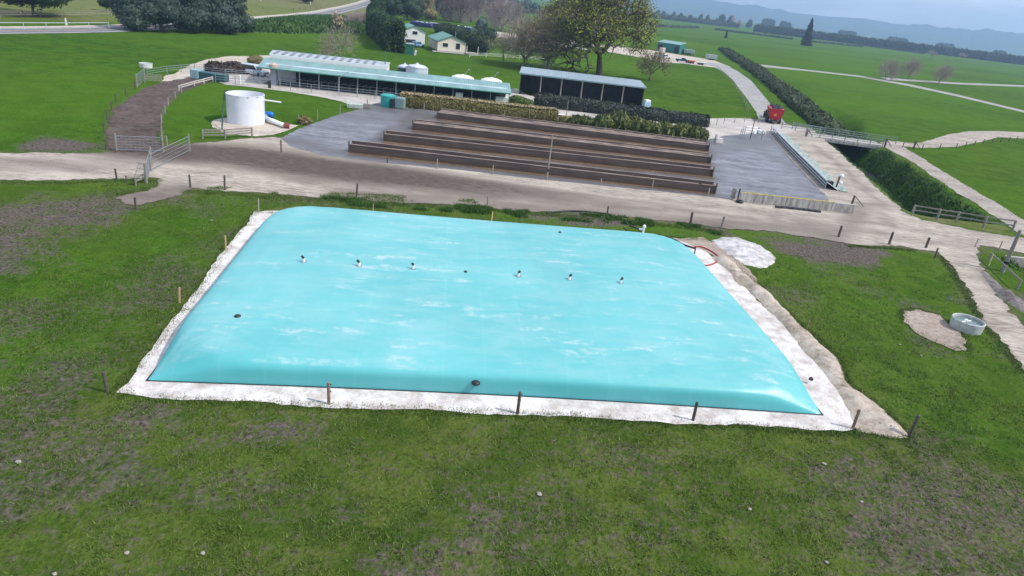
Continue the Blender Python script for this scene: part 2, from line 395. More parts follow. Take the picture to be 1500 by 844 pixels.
def brownpad(x, y):
    v = .35*(1-sstep(0, 5, sdist(x, y, G2([(560, 152), (590, 162), (1040, 207), (1090, 200), (1130, 195), (1120, 210), (1040, 222), (640, 178), (480, 172)]))*-1))
    v = np.maximum(v, .45*(1-sstep(.5, 2.5, pldist(x, y, G2([(420, 205), (520, 228), (700, 250), (1000, 282), (1075, 292)])))))
    v = np.maximum(v, .50*(1-sstep(.3, 2.2, pldist(x, y, G2([(562, 209), (1043, 261)])))))
    v = np.maximum(v, .50*(1-sstep(.3, 2.2, pldist(x, y, G2([(511, 225), (1047, 286)])))))
    v = np.maximum(v, .52*(1-sstep(.3, 2.6, pldist(x, y, G2([(604, 192), (1040, 242)])))))
    v = np.maximum(v, .60*(1-sstep(.5, 3.2, pldist(x, y, G2([(640, 176), (1037, 224)])))))
    v = np.maximum(v, (.44+.26*sstep(.3, .62, fbm(x, y, 5, 3)))*inpoly(x, y, G2([(600, 165), (1040, 206), (1050, 285), (510, 225)])))
    v = np.maximum(v, .3*(1-sstep(0, 3, pldist(x, y, G2([(1090, 205), (1130, 230), (1170, 252)])))))
    return v
sheet('feed_pad', [(411, 203), (436, 189), (470, 177), (500, 167), (535, 157), (556, 150), (590, 158), (700, 168), (820, 184), (900, 194), (1040, 206), (1060, 199), (1100, 196), (1126, 196), (1145, 220), (1175, 252), (1212, 288), (1216, 299), (1085, 287), (1075, 293), (1000, 284), (900, 274), (800, 264), (700, 252), (600, 242), (520, 234), (470, 227), (425, 215)], PAD, .012, jag=.1, grid=1.2, attrs={'brown': brownpad})
sheet('service_area', [(1150, 183), (1190, 189), (1150, 196), (1125, 196), (1090, 197), (1060, 199), (1038, 205), (1000, 196), (900, 184), (815, 172), (790, 160), (745, 150), (600, 135), (757, 130), (775, 140), (940, 160), (1030, 174), (1060, 173), (1100, 174), (1135, 180)], CONC, .008, jag=.15, grid=None)
sheet('yard_floor', [(312, 117), (330, 112), (385, 108), (420, 112), (600, 130), (760, 145), (780, 158), (700, 152), (585, 148), (600, 160), (575, 160), (552, 161), (520, 156), (500, 149), (470, 142), (420, 134), (370, 128), (330, 124)], CONC, .010, jag=.12)
sheet('gravel_turning_area', [(238, 119), (243, 112), (262, 106), (275, 97), (300, 88), (330, 83), (400, 81), (430, 84), (420, 100), (390, 110), (330, 114), (300, 118)], GRAV, .006, jag=.3)
sheet('lane', [(1153, 184), (1140, 166), (1120, 142), (1100, 118), (1080, 104), (1062, 95), (1040, 91), (1025, 94), (1040, 96), (1058, 104), (1073, 117), (1086, 134), (1098, 150), (1108, 165), (1112, 178)], LANE, .010, jag=.08)
sheet('gravel_yard', [(1055, 100), (1030, 97), (1000, 93), (970, 92), (950, 86), (890, 76), (800, 66), (745, 58), (720, 54), (690, 47), (700, 43), (740, 48), (800, 54), (880, 66), (950, 73), (1000, 81), (1045, 88), (1070, 98)], GRAV, .006, jag=.3, step=2, jscale=4)
sheet('tank_base', [(312, 176), (345, 170), (400, 176), (430, 183), (440, 184), (425, 190), (400, 198), (375, 200), (330, 196), (312, 186)], GRAV, .006, jag=.2)
sheet('gravel_pad', [(164, 577), (200, 545), (240, 490), (285, 433), (318, 383), (346, 343), (374, 310), (410, 310), (700, 328), (960, 345), (1010, 352), (1040, 372), (1090, 420), (1150, 480), (1215, 550), (1256, 615), (1253, 630), (1235, 633), (1180, 630), (1100, 624), (1000, 620), (900, 614), (740, 606), (600, 601), (480, 596), (330, 590), (240, 584)], LIME, .014, jag=.16, step=.4)
sheet('bare_ground', [(1320, 456), (1345, 452), (1375, 462), (1395, 476), (1412, 492), (1416, 510), (1400, 513), (1370, 500), (1345, 486), (1325, 472)], SOIL, .006, jag=.35)
sheet('loading_patch', [(985, 350), (1030, 348), (1062, 362), (1100, 400), (1120, 430), (1085, 418), (1040, 372), (1005, 356)], SOIL, .018, jag=.2)
sheet('ditch_track', [(1290, 212), (1300, 206), (1318, 212), (1345, 228), (1380, 250), (1430, 280), (1500, 322), (1600, 385), (1600, 396), (1540, 362), (1490, 340), (1465, 322), (1430, 298), (1385, 272), (1340, 240)], groundmat('trodden_track', (.19, .16, .14), (.40, .35, .31), bumpk=.6), .005, jag=.25)
sheet('side_track', [(1288, 210), (1300, 206), (1340, 210), (1365, 205), (1390, 197), (1420, 192), (1460, 192), (1500, 194), (1600, 203), (1600, 212), (1500, 203), (1460, 201), (1438, 208), (1400, 215), (1350, 217), (1318, 214)], TRACK, .009, jag=.25)
sheet('far_lane', [(1090, 91), (1110, 94), (1180, 102), (1260, 111), (1330, 123), (1400, 138), (1500, 162), (1640, 196), (1640, 201), (1500, 165), (1400, 141), (1330, 126), (1260, 113), (1180, 104), (1105, 97)], LANE, .005, jag=.1, step=4)
sheet('far_lane_branch', [(1290, 113), (1340, 117), (1400, 121), (1500, 125), (1700, 132), (1700, 135), (1500, 127.5), (1400, 123.5), (1340, 119.5), (1300, 117)], LANE, .007, jag=.1, step=4)
RA = [tuple(P(a, b)[:2]) for a, b in [(-120, 47), (0, 45.5), (100, 44.5), (190, 42), (300, 36), (400, 28), (470, 21), (500, 15), (525, 9), (545, 2), (560, -8), (570, -25)]]
RA = catmull(RA, 6)
def ribbon(name, cl, w0, w1, z, mt):
    vs = []; fs = []
    for i, p in enumerate(cl):
        a = Vector(cl[max(i-1, 0)]); c = Vector(cl[min(i+1, len(cl)-1)]); d = (c-a).normalized(); nrm = Vector((-d.y, d.x)); q = Vector(p)
        for w in (w0, w1): vs.append((*(q+nrm*w), z))
    fs = [(2*i, 2*i+1, 2*i+3, 2*i+2) for i in range(len(cl)-1)]
    me = bpy.data.meshes.new(name); me.from_pydata(vs, [], fs); me.update()
    if sum(p.normal.z for p in me.polygons) < 0: me.flip_normals()
    return struct(mk(name, me, mt))
ribbon('country_road', RA, -4.2, 4.2, .006, ASPH)
WL = pm('road_paint', (.72, .72, .70), .7, .1); YL = pm('road_paint_yellow', (.62, .42, .12), .7, .1)
ribbon('edge_marking', RA, 3.2, 3.45, .012, WL); ribbon('edge_marking', RA, -3.45, -3.2, .012, WL)
ribbon('centre_marking', RA, -.1, .12, .012, YL)
ribbon('country_road_verge', RA, 4.25, 7.2, .003, GRAV)

# ------------------------------------------------------------------ foliage
def cards(C, s, flat=0.0, asp=1.0, up=0.0, nrm=None):
    """one small quad per centre, random orientation"""
    N = len(C); a = NR.normal(size=(N, 3))
    if nrm is not None: a = a*.8+nrm*1.4
    a[:, 2] += flat; a /= np.linalg.norm(a, axis=1)[:, None]+1e-9
    r = NR.normal(size=(N, 3)); r[:, 2] += up*3
    u = r-a*np.sum(r*a, 1)[:, None]; u /= np.linalg.norm(u, axis=1)[:, None]+1e-9
    w = np.cross(a, u); ss = (s*NR.uniform(.6, 1.4, N))[:, None]
    u = u*ss*asp*.5; w = w*ss*.5
    V = np.stack([C-u, C-w*.7+u*.1, C+u, C+w*.7-u*.1], 1).reshape(-1, 3)
    return V, np.arange(4*N).reshape(N, 4)
def foliage(name, C, s, mt, parent=None, **k):
    V, Fq = cards(np.asarray(C), s, **k); return mk(name, npmesh(name, V, Fq), mt, parent)
def skeleton(h, spread, depth, rad, seed, nk=4, start=.28, upk=.35, droop=0, first=1.0, thick=.6):
    r = random.Random(seed); segs = []; tips = []
    def go(p, d, L, ra, k):
        n = 3; pts = [p]; q = p
        jit = .05 if k == depth else .16; Lk = L*(first if k == depth else 1)
        for i in range(n):
            d = (d+Vector((r.gauss(0, jit), r.gauss(0, jit), r.gauss(0, jit*.6)-droop*(depth-k)*.04))).normalized(); q = q+d*Lk/n; pts.append(q)
        segs.append((pts, ra, ra*.62, k))
        if k == 0: tips.append(q); tips.append(pts[2]); return
        for j in range(nk if k > 1 else nk+1):
            ang = 2*PI*(j+r.random()*.7)/nk
            a = d.orthogonal().normalized(); a = Matrix.Rotation(ang, 3, d) @ a
            nd = (d*(1-spread)+a*spread*1.25+Vector((0, 0, upk*.4))).normalized()
            at = pts[2] if (j % 2 and k < depth) else q
            go(at, nd, L*r.uniform(.62, .82), ra*thick, k-1)
    go(Vector((0, 0, 0)), Vector((0, 0, 1)), h*start, rad, depth)
    return segs, tips
def tree(name, label, cat, loc, h, w, mtw, mtl=None, n=3000, leaf=.3, seed=1, depth=4, spread=.5, start=.26, sig=.055, group=None, twigs=0, nk=4, upk=.35, trunk=.035, rz=0, twigm=None, first=1.0, low=0.0):
    t = thing(name, label, cat, loc, rz, group)
    segs, tips = skeleton(h, spread, depth, h*trunk, seed, nk, start, upk, 0, first, .7 if h > 20 else .6)
    T = np.array([list(p) for p in tips]); 
    k = max(1e-6, np.percentile(T[:, 2], 98)); fz = h*.95/k; fr = w*.5/max(1e-6, np.percentile(np.hypot(T[:, 0], T[:, 1]), 95))
    def W(p): return Vector((p.x*fr, p.y*fr, p.z*fz))
    mb = MB()
    for pts, r0, r1, kk in segs:
        if kk == 0 and not twigs and n > 0 and h < 6: continue
        q = [W(p) for p in pts]; mb.tube(q, [r0+(r1-r0)*i/(len(q)-1) for i in range(len(q))], 6 if kk > 1 else 3, cap=False)
    mb.build('trunk', mtw, t, smooth=True)
    T = T*np.array([fr, fr, fz])
    if twigs:
        C = T[NR.integers(0, len(T), twigs)]+NR.normal(size=(twigs, 3))*np.array([w, w, h])*sig*.8
        if low: kz = 1-low*NR.random(twigs)**1.3; C = C*np.column_stack([.35+.65*kz, .35+.65*kz, kz])
        d = C-np.array([0, 0, h*.35]); d /= np.linalg.norm(d, axis=1)[:, None]; d = d+NR.normal(size=d.shape)*.35; d[:, 2] += .25
        L = NR.uniform(.5, 1.3, twigs)[:, None]*h*.06; a = np.cross(d, NR.normal(size=d.shape)); a /= np.linalg.norm(a, axis=1)[:, None]; a *= leaf*.10
        V = np.stack([C-a, C+a, C+d*L], 1).reshape(-1, 3)
        mk('twigs', npmesh('twigs', V, np.arange(3*twigs).reshape(-1, 3)), twigm or mtw, t)
    if mtl and n:
        C = T[NR.integers(0, len(T), n)]+NR.normal(size=(n, 3))*np.array([w, w, h])*sig
        C = C[C[:, 2] > h*.17]
        foliage('crown', C, leaf, mtl, t, flat=.3)
    return t
def blobcloud(els, n, shell=.75):
    """points near the surface of a union of ellipsoids; els = (x,y,z,rx,ry,rz)"""
    els = np.array(els); vol = (els[:, 3]*els[:, 4]*els[:, 5])**(2/3.); pr = vol/vol.sum()
    i = NR.choice(len(els), n, p=pr); d = NR.normal(size=(n, 3)); d /= np.linalg.norm(d, axis=1)[:, None]
    rr = shell+(1.06-shell)*NR.random(n)**.6
    C = els[i, :3]+d*els[i, 3:6]*rr[:, None]
    keep = np.ones(n, bool)
    for e in els:
        q = (C-e[:3])/e[3:6]; keep &= (q**2).sum(1) > (shell*.9)**2
    return C[keep], d[keep]
def bushmass(name, label, cat, loc, els, n, leaf, mtl, core=None, group=None, part='foliage', rz=0, asp=1.3, up=0, trunk=None):
    t = thing(name, label, cat, loc, rz, group)
    C, d = blobcloud(els, n); ok = C[:, 2] > -.05; C = C[ok]; d = d[ok]
    V, Fq = cards(C, leaf, nrm=d, asp=asp, up=up)
    # inner ellipsoids so that the mass is not see-through
    vs = [V]; fs = [Fq]; o = len(V)
    for e in els:
        nu, nv = 10, 6; g = []
        for a in range(nv+1):
            for b_ in range(nu):
                th = PI*a/nv; ph = 2*PI*b_/nu; k = .80*(1+.10*math.sin(3*ph+a))
                g.append((e[0]+e[3]*k*math.sin(th)*math.cos(ph), e[1]+e[4]*k*math.sin(th)*math.sin(ph), max(0, e[2]+e[5]*k*math.cos(th))))
        vs.append(np.array(g)); fs.append(np.array([(o+a*nu+b_, o+a*nu+(b_+1) % nu, o+(a+1)*nu+(b_+1) % nu, o+(a+1)*nu+b_) for a in range(nv) for b_ in range(nu)])); o += len(g)
    mk(part, npmesh(part, np.concatenate(vs), np.concatenate(fs)), mtl, t)
    if trunk:
        mb = MB()
        for (x, y, r, hh) in trunk: mb.tube([(x, y, 0), (x+.1, y, hh*.5), (x-.1, y+.1, hh)], [r, r*.8, r*.6], 7)
        mb.build('trunk', BARK, t)
    return t
def hedge(name, label, a, b, h, w, mtl, n, leaf, seg=1.2, group=None, cat='hedge', topm=None, lump=.12, gaps=(), asp=1.3, up=0, h1=None):
    """clipped hedge between two ground points"""
    a = Vector(a); b = Vector(b); L = (b-a).length; rz = math.atan2(b.y-a.y, b.x-a.x)
    t = thing(name, label, cat, (a.x, a.y, 0), rz, group)
    k = int(L/seg)+2; xs = np.linspace(0, L, k); prof = [(-.5, 0), (-.52, .45), (-.47, .85), (-.36, 1.0), (0, 1.03), (.36, 1.0), (.47, .85), (.52, .45), (.5, 0)]
    V = []; 
    for i, x in enumerate(xs):
        hh = h+(h1-h if h1 else 0)*x/L
        f = .62+.38*min(1, min(x, L-x)/(w*.5)) if w > .8 else 1
        for j, (u, z) in enumerate(prof):
            nn = (R.random()-.5)*lump*2
            V.append((x, (u*w*.9+nn*w*.5)*f, max(0, z*hh*(.92+.08*f)*.93+nn*hh*.35*(z > 0))))
    m = len(prof); Fq = [(i*m+j, (i+1)*m+j, (i+1)*m+j+1, i*m+j+1) for i in range(k-1) for j in range(m-1)]
    V = np.array(V); ends = []
    # leaves over the surface
    pr = np.array(prof); sl = np.r_[0, np.cumsum(np.hypot(np.diff(pr[:, 0])*w, np.diff(pr[:, 1])*h))]
    s = NR.uniform(0, sl[-1], n); x = NR.uniform(-.1, L+.1, n)
    u = np.interp(s, sl, pr[:, 0]); z = np.interp(s, sl, pr[:, 1])
    lumps = (vnoise(x+100, s*1.5, 1.6, 3)-.5)*lump*2.2
    hh = h+((h1-h)*x/L if h1 else 0)
    C = np.stack([x, (u*w)*(1+lumps), z*hh*(1+lumps*.6)], 1)+NR.normal(size=(n, 3))*leaf*.4
    nr = np.stack([np.zeros(n), u*1.6, (z-.5)*1.2], 1)
    e = int(n*.06)
    CE = np.stack([np.where(NR.random(e) < .5, -.05, L+.05)+NR.normal(size=e)*leaf*.5, NR.uniform(-.46, .46, e)*w, NR.uniform(0, 1, e)*h], 1)
    C = np.concatenate([C, CE]); nr = np.concatenate([nr, NR.normal(size=(e, 3))])
    Vc, Fc = cards(C, leaf, nrm=nr, asp=asp, up=up)
    ec = [[0+j for j in range(m)], [(k-1)*m+j for j in range(m)]]
    o = len(Vc); Fq = np.array(Fq)+o
    me = npmesh('foliage', np.concatenate([Vc, V]), np.concatenate([Fc, Fq]))
    mk('foliage', me, mtl, t)
    if topm:
        nt_ = int(n*.35); x = NR.uniform(0, L, nt_); u = NR.uniform(-.42, .42, nt_)
        C = np.stack([x, u*w, (h+((h1-h)*x/L if h1 else 0))*(1.07+NR.uniform(-.02, .06, nt_))], 1)
        foliage('clipped_top', C, leaf, topm, t, nrm=np.tile([0, 0, 1.2], (nt_, 1)), asp=asp)
    return t
BARK = pm('bark', (.11, .085, .065), .9, .35, 3)
BARKG = pm('bark_grey', (.19, .165, .14), .9, .3, 3)
BARKD = pm('bark_dark', (.075, .062, .05), .9, .3, 3); TWIGD = pm('twig_olive', (.17, .16, .075), .9, .25, .5)
TWIG = pm('twig', (.34, .275, .225), .9, .25, .5)
TWIGP = pm('twig_mauve', (.34, .26, .26), .9, .25, .5)
L_DARK = leafm('leaf_dark', (.012, .028, .010), (.035, .065, .022))
L_BLUE = leafm('leaf_bluegreen', (.022, .040, .030), (.070, .105, .078))
L_SPR = leafm('leaf_spring', (.17, .195, .018), (.34, .36, .05))
L_BRN = leafm('leaf_bronze', (.14, .12, .045), (.25, .21, .085))
L_HEDGE = leafm('leaf_hedge', (.014, .040, .010), (.045, .10, .022))
L_DRY = leafm('leaf_dry_hedge', (.10, .10, .025), (.33, .27, .10))
L_DRYT = leafm('leaf_dry_top', (.30, .24, .13), (.50, .41, .25))
L_FLAX = leafm('leaf_flax', (.02, .05, .012), (.20, .21, .055))
L_SHADE = leafm('leaf_shade', (.020, .028, .022), (.085, .10, .078))
L_GRASS = leafm('grass_blade', (.050, .092, .010), (.125, .185, .030))
L_BANK = leafm('bank_grass', (.020, .062, .010), (.075, .165, .016))
L_REED = leafm('reed', (.018, .040, .012), (.085, .10, .038))
L_PALE = leafm('toetoe', (.38, .30, .18), (.55, .45, .30))
L_FAR = leafm('leaf_far', (.016, .028, .018), (.045, .065, .035))

# ------------------------------------------------------------------ the turquoise storage bladder
FLc = P(216, 558); FRc = P(1204, 608); BW = (FRc-FLc).length; BL = 24.7; BRZ = math.atan2(FRc.y-FLc.y, FRc.x-FLc.x); BH = 1.52
blad = thing('storage_bladder', 'huge turquoise flexible storage bladder lying like a pillow on the white lime pad', 'storage bladder', (FLc.x, FLc.y, .016), BRZ)
def bz(u, v):
    du = np.minimum(u, BW-u); dv = np.minimum(v, BL-v)
    e = lambda d, w: np.clip(1-(1-np.clip(d/w, 0, 1))**2.2, 0, 1)**(1/2.2)
    q = np.hypot(du, dv); c = .08+.92*sstep(-1.6, 3.0, q)
    z = BH*c*e(du, 2.1)*e(dv, 2.1)*(.84+.16*sstep(0, 7, np.minimum(du, dv)))
    wr = (fbm(u*.35, v, 1.0, 3)-.5)*.03+(fbm(u, v, 5, 12)-.5)*.06
    return z+wr*sstep(.5, 3, np.minimum(du, dv))
def cosax(L, n): t = np.linspace(0, 1, n); s = .5-.5*np.cos(PI*t); return L*(.55*s+.45*t)
uu, vv = np.meshgrid(cosax(BW, 210), cosax(BL, 160))
zz = bz(uu, vv)
bow = lambda s, L: np.sin(PI*s/L)
x = uu+(.04*bow(vv, BL))*(1-2*uu/BW); y = vv+(.30*bow(uu, BW))*(1-2*vv/BL)
# the sides bulge out over the seam
ob = lambda d, L: .42*np.sin(PI*np.clip(np.minimum(d, L-d)/1.5, 0, 1))*sstep(1.0, 5, np.hypot(np.minimum(uu, BW-uu), np.minimum(vv, BL-vv)))
x = x-ob(uu, BW)*np.sign(BW/2-uu); y = y-ob(vv, BL)*np.sign(BL/2-vv)
# corner pleats
for cx, cy in ((0, 0), (BW, 0), (0, BL), (BW, BL)):
    rr = np.hypot(uu-cx, vv-cy); an = np.arctan2(np.abs(vv-cy), np.abs(uu-cx))
    zz = zz+.014*np.sin(an*22)*np.exp(-((rr-2.6)/1.3)**2)*sstep(0, .3, zz)
V = np.stack([x.ravel(), y.ravel(), np.maximum(zz, .01).ravel()], 1)
i_ = np.arange(V.shape[0]).reshape(uu.shape)
Q = np.stack([i_[:-1, :-1].ravel(), i_[:-1, 1:].ravel(), i_[1:, 1:].ravel(), i_[1:, :-1].ravel()], 1)
mt, nt, b = nmat('turquoise_membrane'); t = NT(nt); oc = t.coords('Object')
w = t.noise(t.mapping(oc, (.35, .8, 1), (0, 0, .15)), .9, 6, .66, .3)
w2 = t.noise(t.mapping(oc, (.5, 2.2, 1), (0, 0, -.2)), .55, 6, .7, .4)
w3 = t.noise(oc, .13, 3, .5); fine = t.noise(oc, 2.2, 5, .7)
base = t.mix(t.ramp(w3, [(.35, 0), (.65, 1)]), (.066, .365, .380), (.105, .420, .435))
dust = t.math('MULTIPLY', t.ramp(w2, [(.54, 0), (.64, 1)]), t.ramp(fine, [(.42, 0), (.56, 1)]))
dust = t.math('ADD', t.math('MULTIPLY', dust, .50), t.math('MULTIPLY', t.ramp(w, [(.42, 0), (.70, 1)]), .22))
nzn = t.n('ShaderNodeSeparateXYZ'); t.l(t.n('ShaderNodeNewGeometry').outputs['Normal'], nzn.inputs[0]); flat = t.ramp(nzn.outputs[2], [(.80, 0), (.97, 1)])
dust = t.math('ADD', t.math('MULTIPLY', dust, flat), t.math('MULTIPLY', flat, .07))
base = t.mix(dust, base, (.47, .53, .57))
sx = t.n('ShaderNodeSeparateXYZ'); t.l(oc, sx.inputs[0])
fr = t.math('FRACT', t.math('MULTIPLY', sx.outputs[0], 1/2.05)); seam = t.ramp(t.math('ABSOLUTE', t.math('SUBTRACT', fr, .5)), [(0, 1), (.025, 1), (.03, 0)], 'CONSTANT')
base = t.mix(t.math('MULTIPLY', seam, .03), base, (.35, .72, .76))
t.l(base, b.inputs['Base Color']); b.inputs['Specular IOR Level'].default_value = .5
rg = t.math('ADD', .40, t.math('MULTIPLY', dust, .6)); t.l(rg, b.inputs['Roughness'])
t.bump(t.math('ADD', t.math('MULTIPLY', t.noise(t.mapping(oc, (1, .4, 1)), .8, 4, .5), 1.0), t.math('MULTIPLY', seam, .05)), .14, .25, b)
MEM = mt
mk('membrane', npmesh('membrane', V, Q), MEM, blad, smooth=True)
BLK = pm('black_plastic', (.018, .020, .022), .5, .2); WPL = pm('white_pvc', (.78, .79, .80), .4, .06)
base_mb = MB(); ring = []  # flat black strip round the foot of the bladder
for s in densify([(0, 0), (BW, 0), (BW, BL), (0, BL)], .8, True):
    u, v = s; ring.append((u+.04*math.sin(PI*v/BL)*(1-2*u/BW), v+.30*math.sin(PI*u/BW)*(1-2*v/BL)))
k = len(ring); cxy = Vector((BW/2, BL/2)); vs = []
for (a, c) in ring:
    ox = -1 if a < .6 else (1 if a > BW-.6 else 0); oy = -1 if c < .6 else (1 if c > BL-.6 else 0)
    vs += [(a-ox*.3, c-oy*.3, .02), (a+ox*.07, c+oy*.07, .022)]
base_mb.add(vs, [(2*i, 2*i+1, (2*i+3) % (2*k), (2*i+2) % (2*k)) for i in range(k)]).build('base_strip', BLK, blad)
Mi = Matrix.Translation((FLc.x, FLc.y, 0)) @ Matrix.Rotation(BRZ, 4, 'Z'); Mi = Mi.inverted()
def onblad(px, py):
    for z in np.arange(2.2, 0.0, -.01):
        q = Mi @ P(px, py, float(z))
        if 0 < q.x < BW and 0 < q.y < BL and float(bz(np.array(q.x), np.array(q.y))) >= z: return q.x, q.y, float(z)
    return q.x, q.y, .3
def vent(px, py, lean):
    x, y, z = onblad(px, py)
    v = MB().lathe((x, y, z-.05), [(.13, 0), (.13, .04), (.085, .05), (.085, .27)], 14).build('vent', WPL, blad, smooth=False)
    MB().tube([(x, y, z+.21), (x+lean*.04, y+.02, z+.28), (x+lean*.13, y+.08, z+.33)], [.08, .08, .08], 12).build('cap', BLK, v)
    MB().lathe((x, y, z-.03), [(.20, 0), (.20, .045)], 14).build('base_flange', pm('flange_grey', (.2, .26, .28), .5), v)
for px, py, ln in ((445, 384, -1), (526, 390, -1), (605, 394, -.6), (759, 405, .7), (834, 410, .8), (909, 415, .8)): vent(px, py, ln)
for px, py, r in ((682, 399, .10), (348, 464, .15), (697, 561, .17), (1186, 562, .10), (820, 341, .1)):
    x, y, z = onblad(px, py); MB().lathe((x, y, z-.06), [(r*1.2, 0), (r*1.2, .08), (r*.85, .13), (r*.3, .17)], 14).build('filler_cap', BLK, blad, smooth=True)

# ------------------------------------------------------------------ posts
POSTD = pm('post_timber_dark', (.085, .070, .060), .9, .35, 5); POSTG = pm('post_timber_grey', (.26, .235, .20), .9, .25, 5)
STAKE = pm('stake_tan', (.50, .34, .16), .85, .15, 4); STEEL = pm('galvanised_steel', (.30, .33, .36), .45, .12, 3, metal=.6)
OLDTIM = pm('weathered_timber', (.22, .205, .18), .9, .25, 4); TIM = pm('timber_brown', (.22, .155, .11), .9, .3, 4)
def post(b_, t_, label, name='fence_post', mt=None, r=.075, grp='fence posts around the pad', ins=True, cat='fence post'):
    B = P(*b_); h = max(.5, hgt(b_, t_)); o = thing(name, label, cat, B, R.uniform(0, 6), grp)
    lx, ly = R.gauss(0, .03), R.gauss(0, .03)
    m = MB()
    if r > .05: m.tube([(0, 0, -.3), (lx*.5, ly*.5, h*.5), (lx, ly, h-.015), (lx*1.01, ly*1.01, h)], [r*1.04, r, r*.97, r*.82], 9)
    else: m.box((lx*.5, ly*.5, h*.5-.1), (r*2, r*1.2, h+.2), ry=lx)
    m.build('shaft', mt or POSTD, o)
    if ins:
        for zz_ in (h*.55, h*.85): MB().lathe((r*.95, 0, zz_), [(.02, 0), (.03, .03), (.02, .06)], 6).build('insulator', BLK, o)
    return o
g1 = 'dark fence posts along the front of the pad'
post((157, 574), (156, 545), 'dark leaning post at the front left corner of the lime pad', grp=g1)
post((482, 592), (482, 560), 'brown fence post in front of the left half of the turquoise bladder', grp=g1, mt=TIM)
post((758, 606), (760, 574), 'dark post standing midway along the front edge of the pad', grp=g1)
post((1015, 616), (1021, 589), 'thin dark post in front of the right half of the bladder', grp=g1)
post((1249, 628), (1259, 600), 'brown post beside the front right tip of the bladder', grp=g1, mt=TIM)
post((1331, 639), (1343, 607), 'dark post at the tip of the sandy bank, farthest right in the front row', grp=g1)
g2 = 'tan stakes along the left and back of the pad'
post((263, 443), (262, 421), 'tan stake in the grass, nearest on the left side of the pad', 'stake', STAKE, .045, g2, False, 'stake')
post((331, 366), (330, 345), 'tan stake in the grass farther up the left side of the pad', 'stake', STAKE, .045, g2, False, 'stake')
post((379, 311), (377, 291), 'greyish stake at the back left corner of the lime pad', 'stake', POSTG, .045, g2, False, 'stake')
post((546, 319), (547, 299), 'tan stake behind the back edge of the bladder, left of its centre', 'stake', STAKE, .045, g2, False, 'stake')
post((719, 331), (720, 310), 'tan stake behind the middle of the back edge of the bladder', 'stake', STAKE, .04, g2, False, 'stake')
post((881, 345), (884, 326), 'thin dark rod in the grass behind the bladder, left of the white pipework', 'stake', POSTD, .03, g2, False, 'stake')
post((1180, 487), (1184, 470), 'small rusty stake in the grass right of the sandy bank', 'stake', TIM, .03, g2, False, 'stake')
g3 = 'fence posts along the near edge of the farm track'
for i, (b_, t_, lb) in enumerate([
    ((199, 306), (198, 289), 'short dark post at the muddy branch of the track on the left'),
    ((279, 275), (279, 256), 'dark post where the track meets the left corner of the grass'),
    ((329, 278), (329, 257), 'dark post second from the left along the near edge of the track'),
    ((522, 288), (525, 269), 'crooked dark post on the track verge left of the bladder centre'),
    ((714, 302), (715, 287), 'small pale post on the track verge behind the bladder centre'),
    ((889, 316), (891, 302), 'thin dark post at the end of the black pipe on the track verge'),
    ((1011, 329), (1015, 311), 'stout dark post on the verge behind the back right corner of the bladder'),
    ((1057, 333), (1060, 317), 'thin grey post right of the stout one on the track verge'),
    ((1228, 347), (1233, 331), 'stout post with white stones at its foot beside the muddy gateway'),
    ((1302, 358), (1308, 340), 'stout post at the left tip of the grass by the lane fork'),
    ((1356, 363), (1362, 348), 'short stout post on the grass edge with a pale stay beside it'),
    ((1369, 378), (1374, 363), 'dark post at the right corner of the grass by the lane'),
    ((171, 262), (170, 247), 'thin crooked post on the grass strip left of the open gate'),
    ]): post(b_, t_, lb, grp=g3, r=.11 if 'stout' in lb else .075, mt=POSTG if ('grey' in lb or 'pale' in lb[:18]) else POSTD)
g4 = 'pale posts along the front of the feed pad'
for b_, t_, lb in [((412, 223), (409, 205), 'crooked mossy post at the front left corner of the feed pad'), ((567, 239), (570, 227), 'dark thin post in front of the nearest feed bunk, left end'),
                   ((640, 247), (641, 233), 'pale post in front of the nearest feed bunk'), ((721, 256), (722, 242), 'pale post left of the pole on the feed pad'),
                   ((880, 272), (881, 262), 'small pale post in front of the feed bunk right of the pole'), ((955, 276), (957, 264), 'short pale post before the right half of the feed bunk'), ((1037, 287), (1039, 276), 'pale post in front of the right end of the feed bunk')]:
    post(b_, t_, lb, mt=POSTG if 'pale' in lb else POSTD, r=.07, grp=g4)
g5 = 'posts at the foot of the dry hedge'
for b_, t_, lb in [((621, 161), (621, 152), 'pale post at the left part of the dry hedge foot'), ((679, 168), (680, 158), 'pale post under the dry hedge, second from its left end'), ((738, 175), (740, 162), 'taller pale post in the middle of the dry hedge foot'), ((796, 179), (797, 169), 'pale post near the right end of the dry hedge'),
                   ((936, 195), (937, 186), 'small pale post among the flax bushes'), ((1017, 206), (1019, 196), 'pale post at the right end of the flax bushes')]:
    post(b_, t_, lb, mt=POSTG, r=.07, grp=g5, ins=False)
for b_, t_, lb in [((378, 183), (377, 170), 'x')]: pass
g6 = 'posts on the grass triangle by the white tank'
for b_, t_, lb in [((438, 180), (437, 168), 'pale post with scrub round it on the grass behind the white pipe'), ((465, 176), (465, 161), 'thin pale post on the grass between tank and feed pad'), ((498, 168), (499, 153), 'thin grey post near the right tip of the grass triangle'), ((538, 156), (538, 146), 'dark post at the tip of the grass triangle')]:
    post(b_, t_, lb, mt=POSTG if 'dark' not in lb else POSTD, r=.06, grp=g6, ins=False)

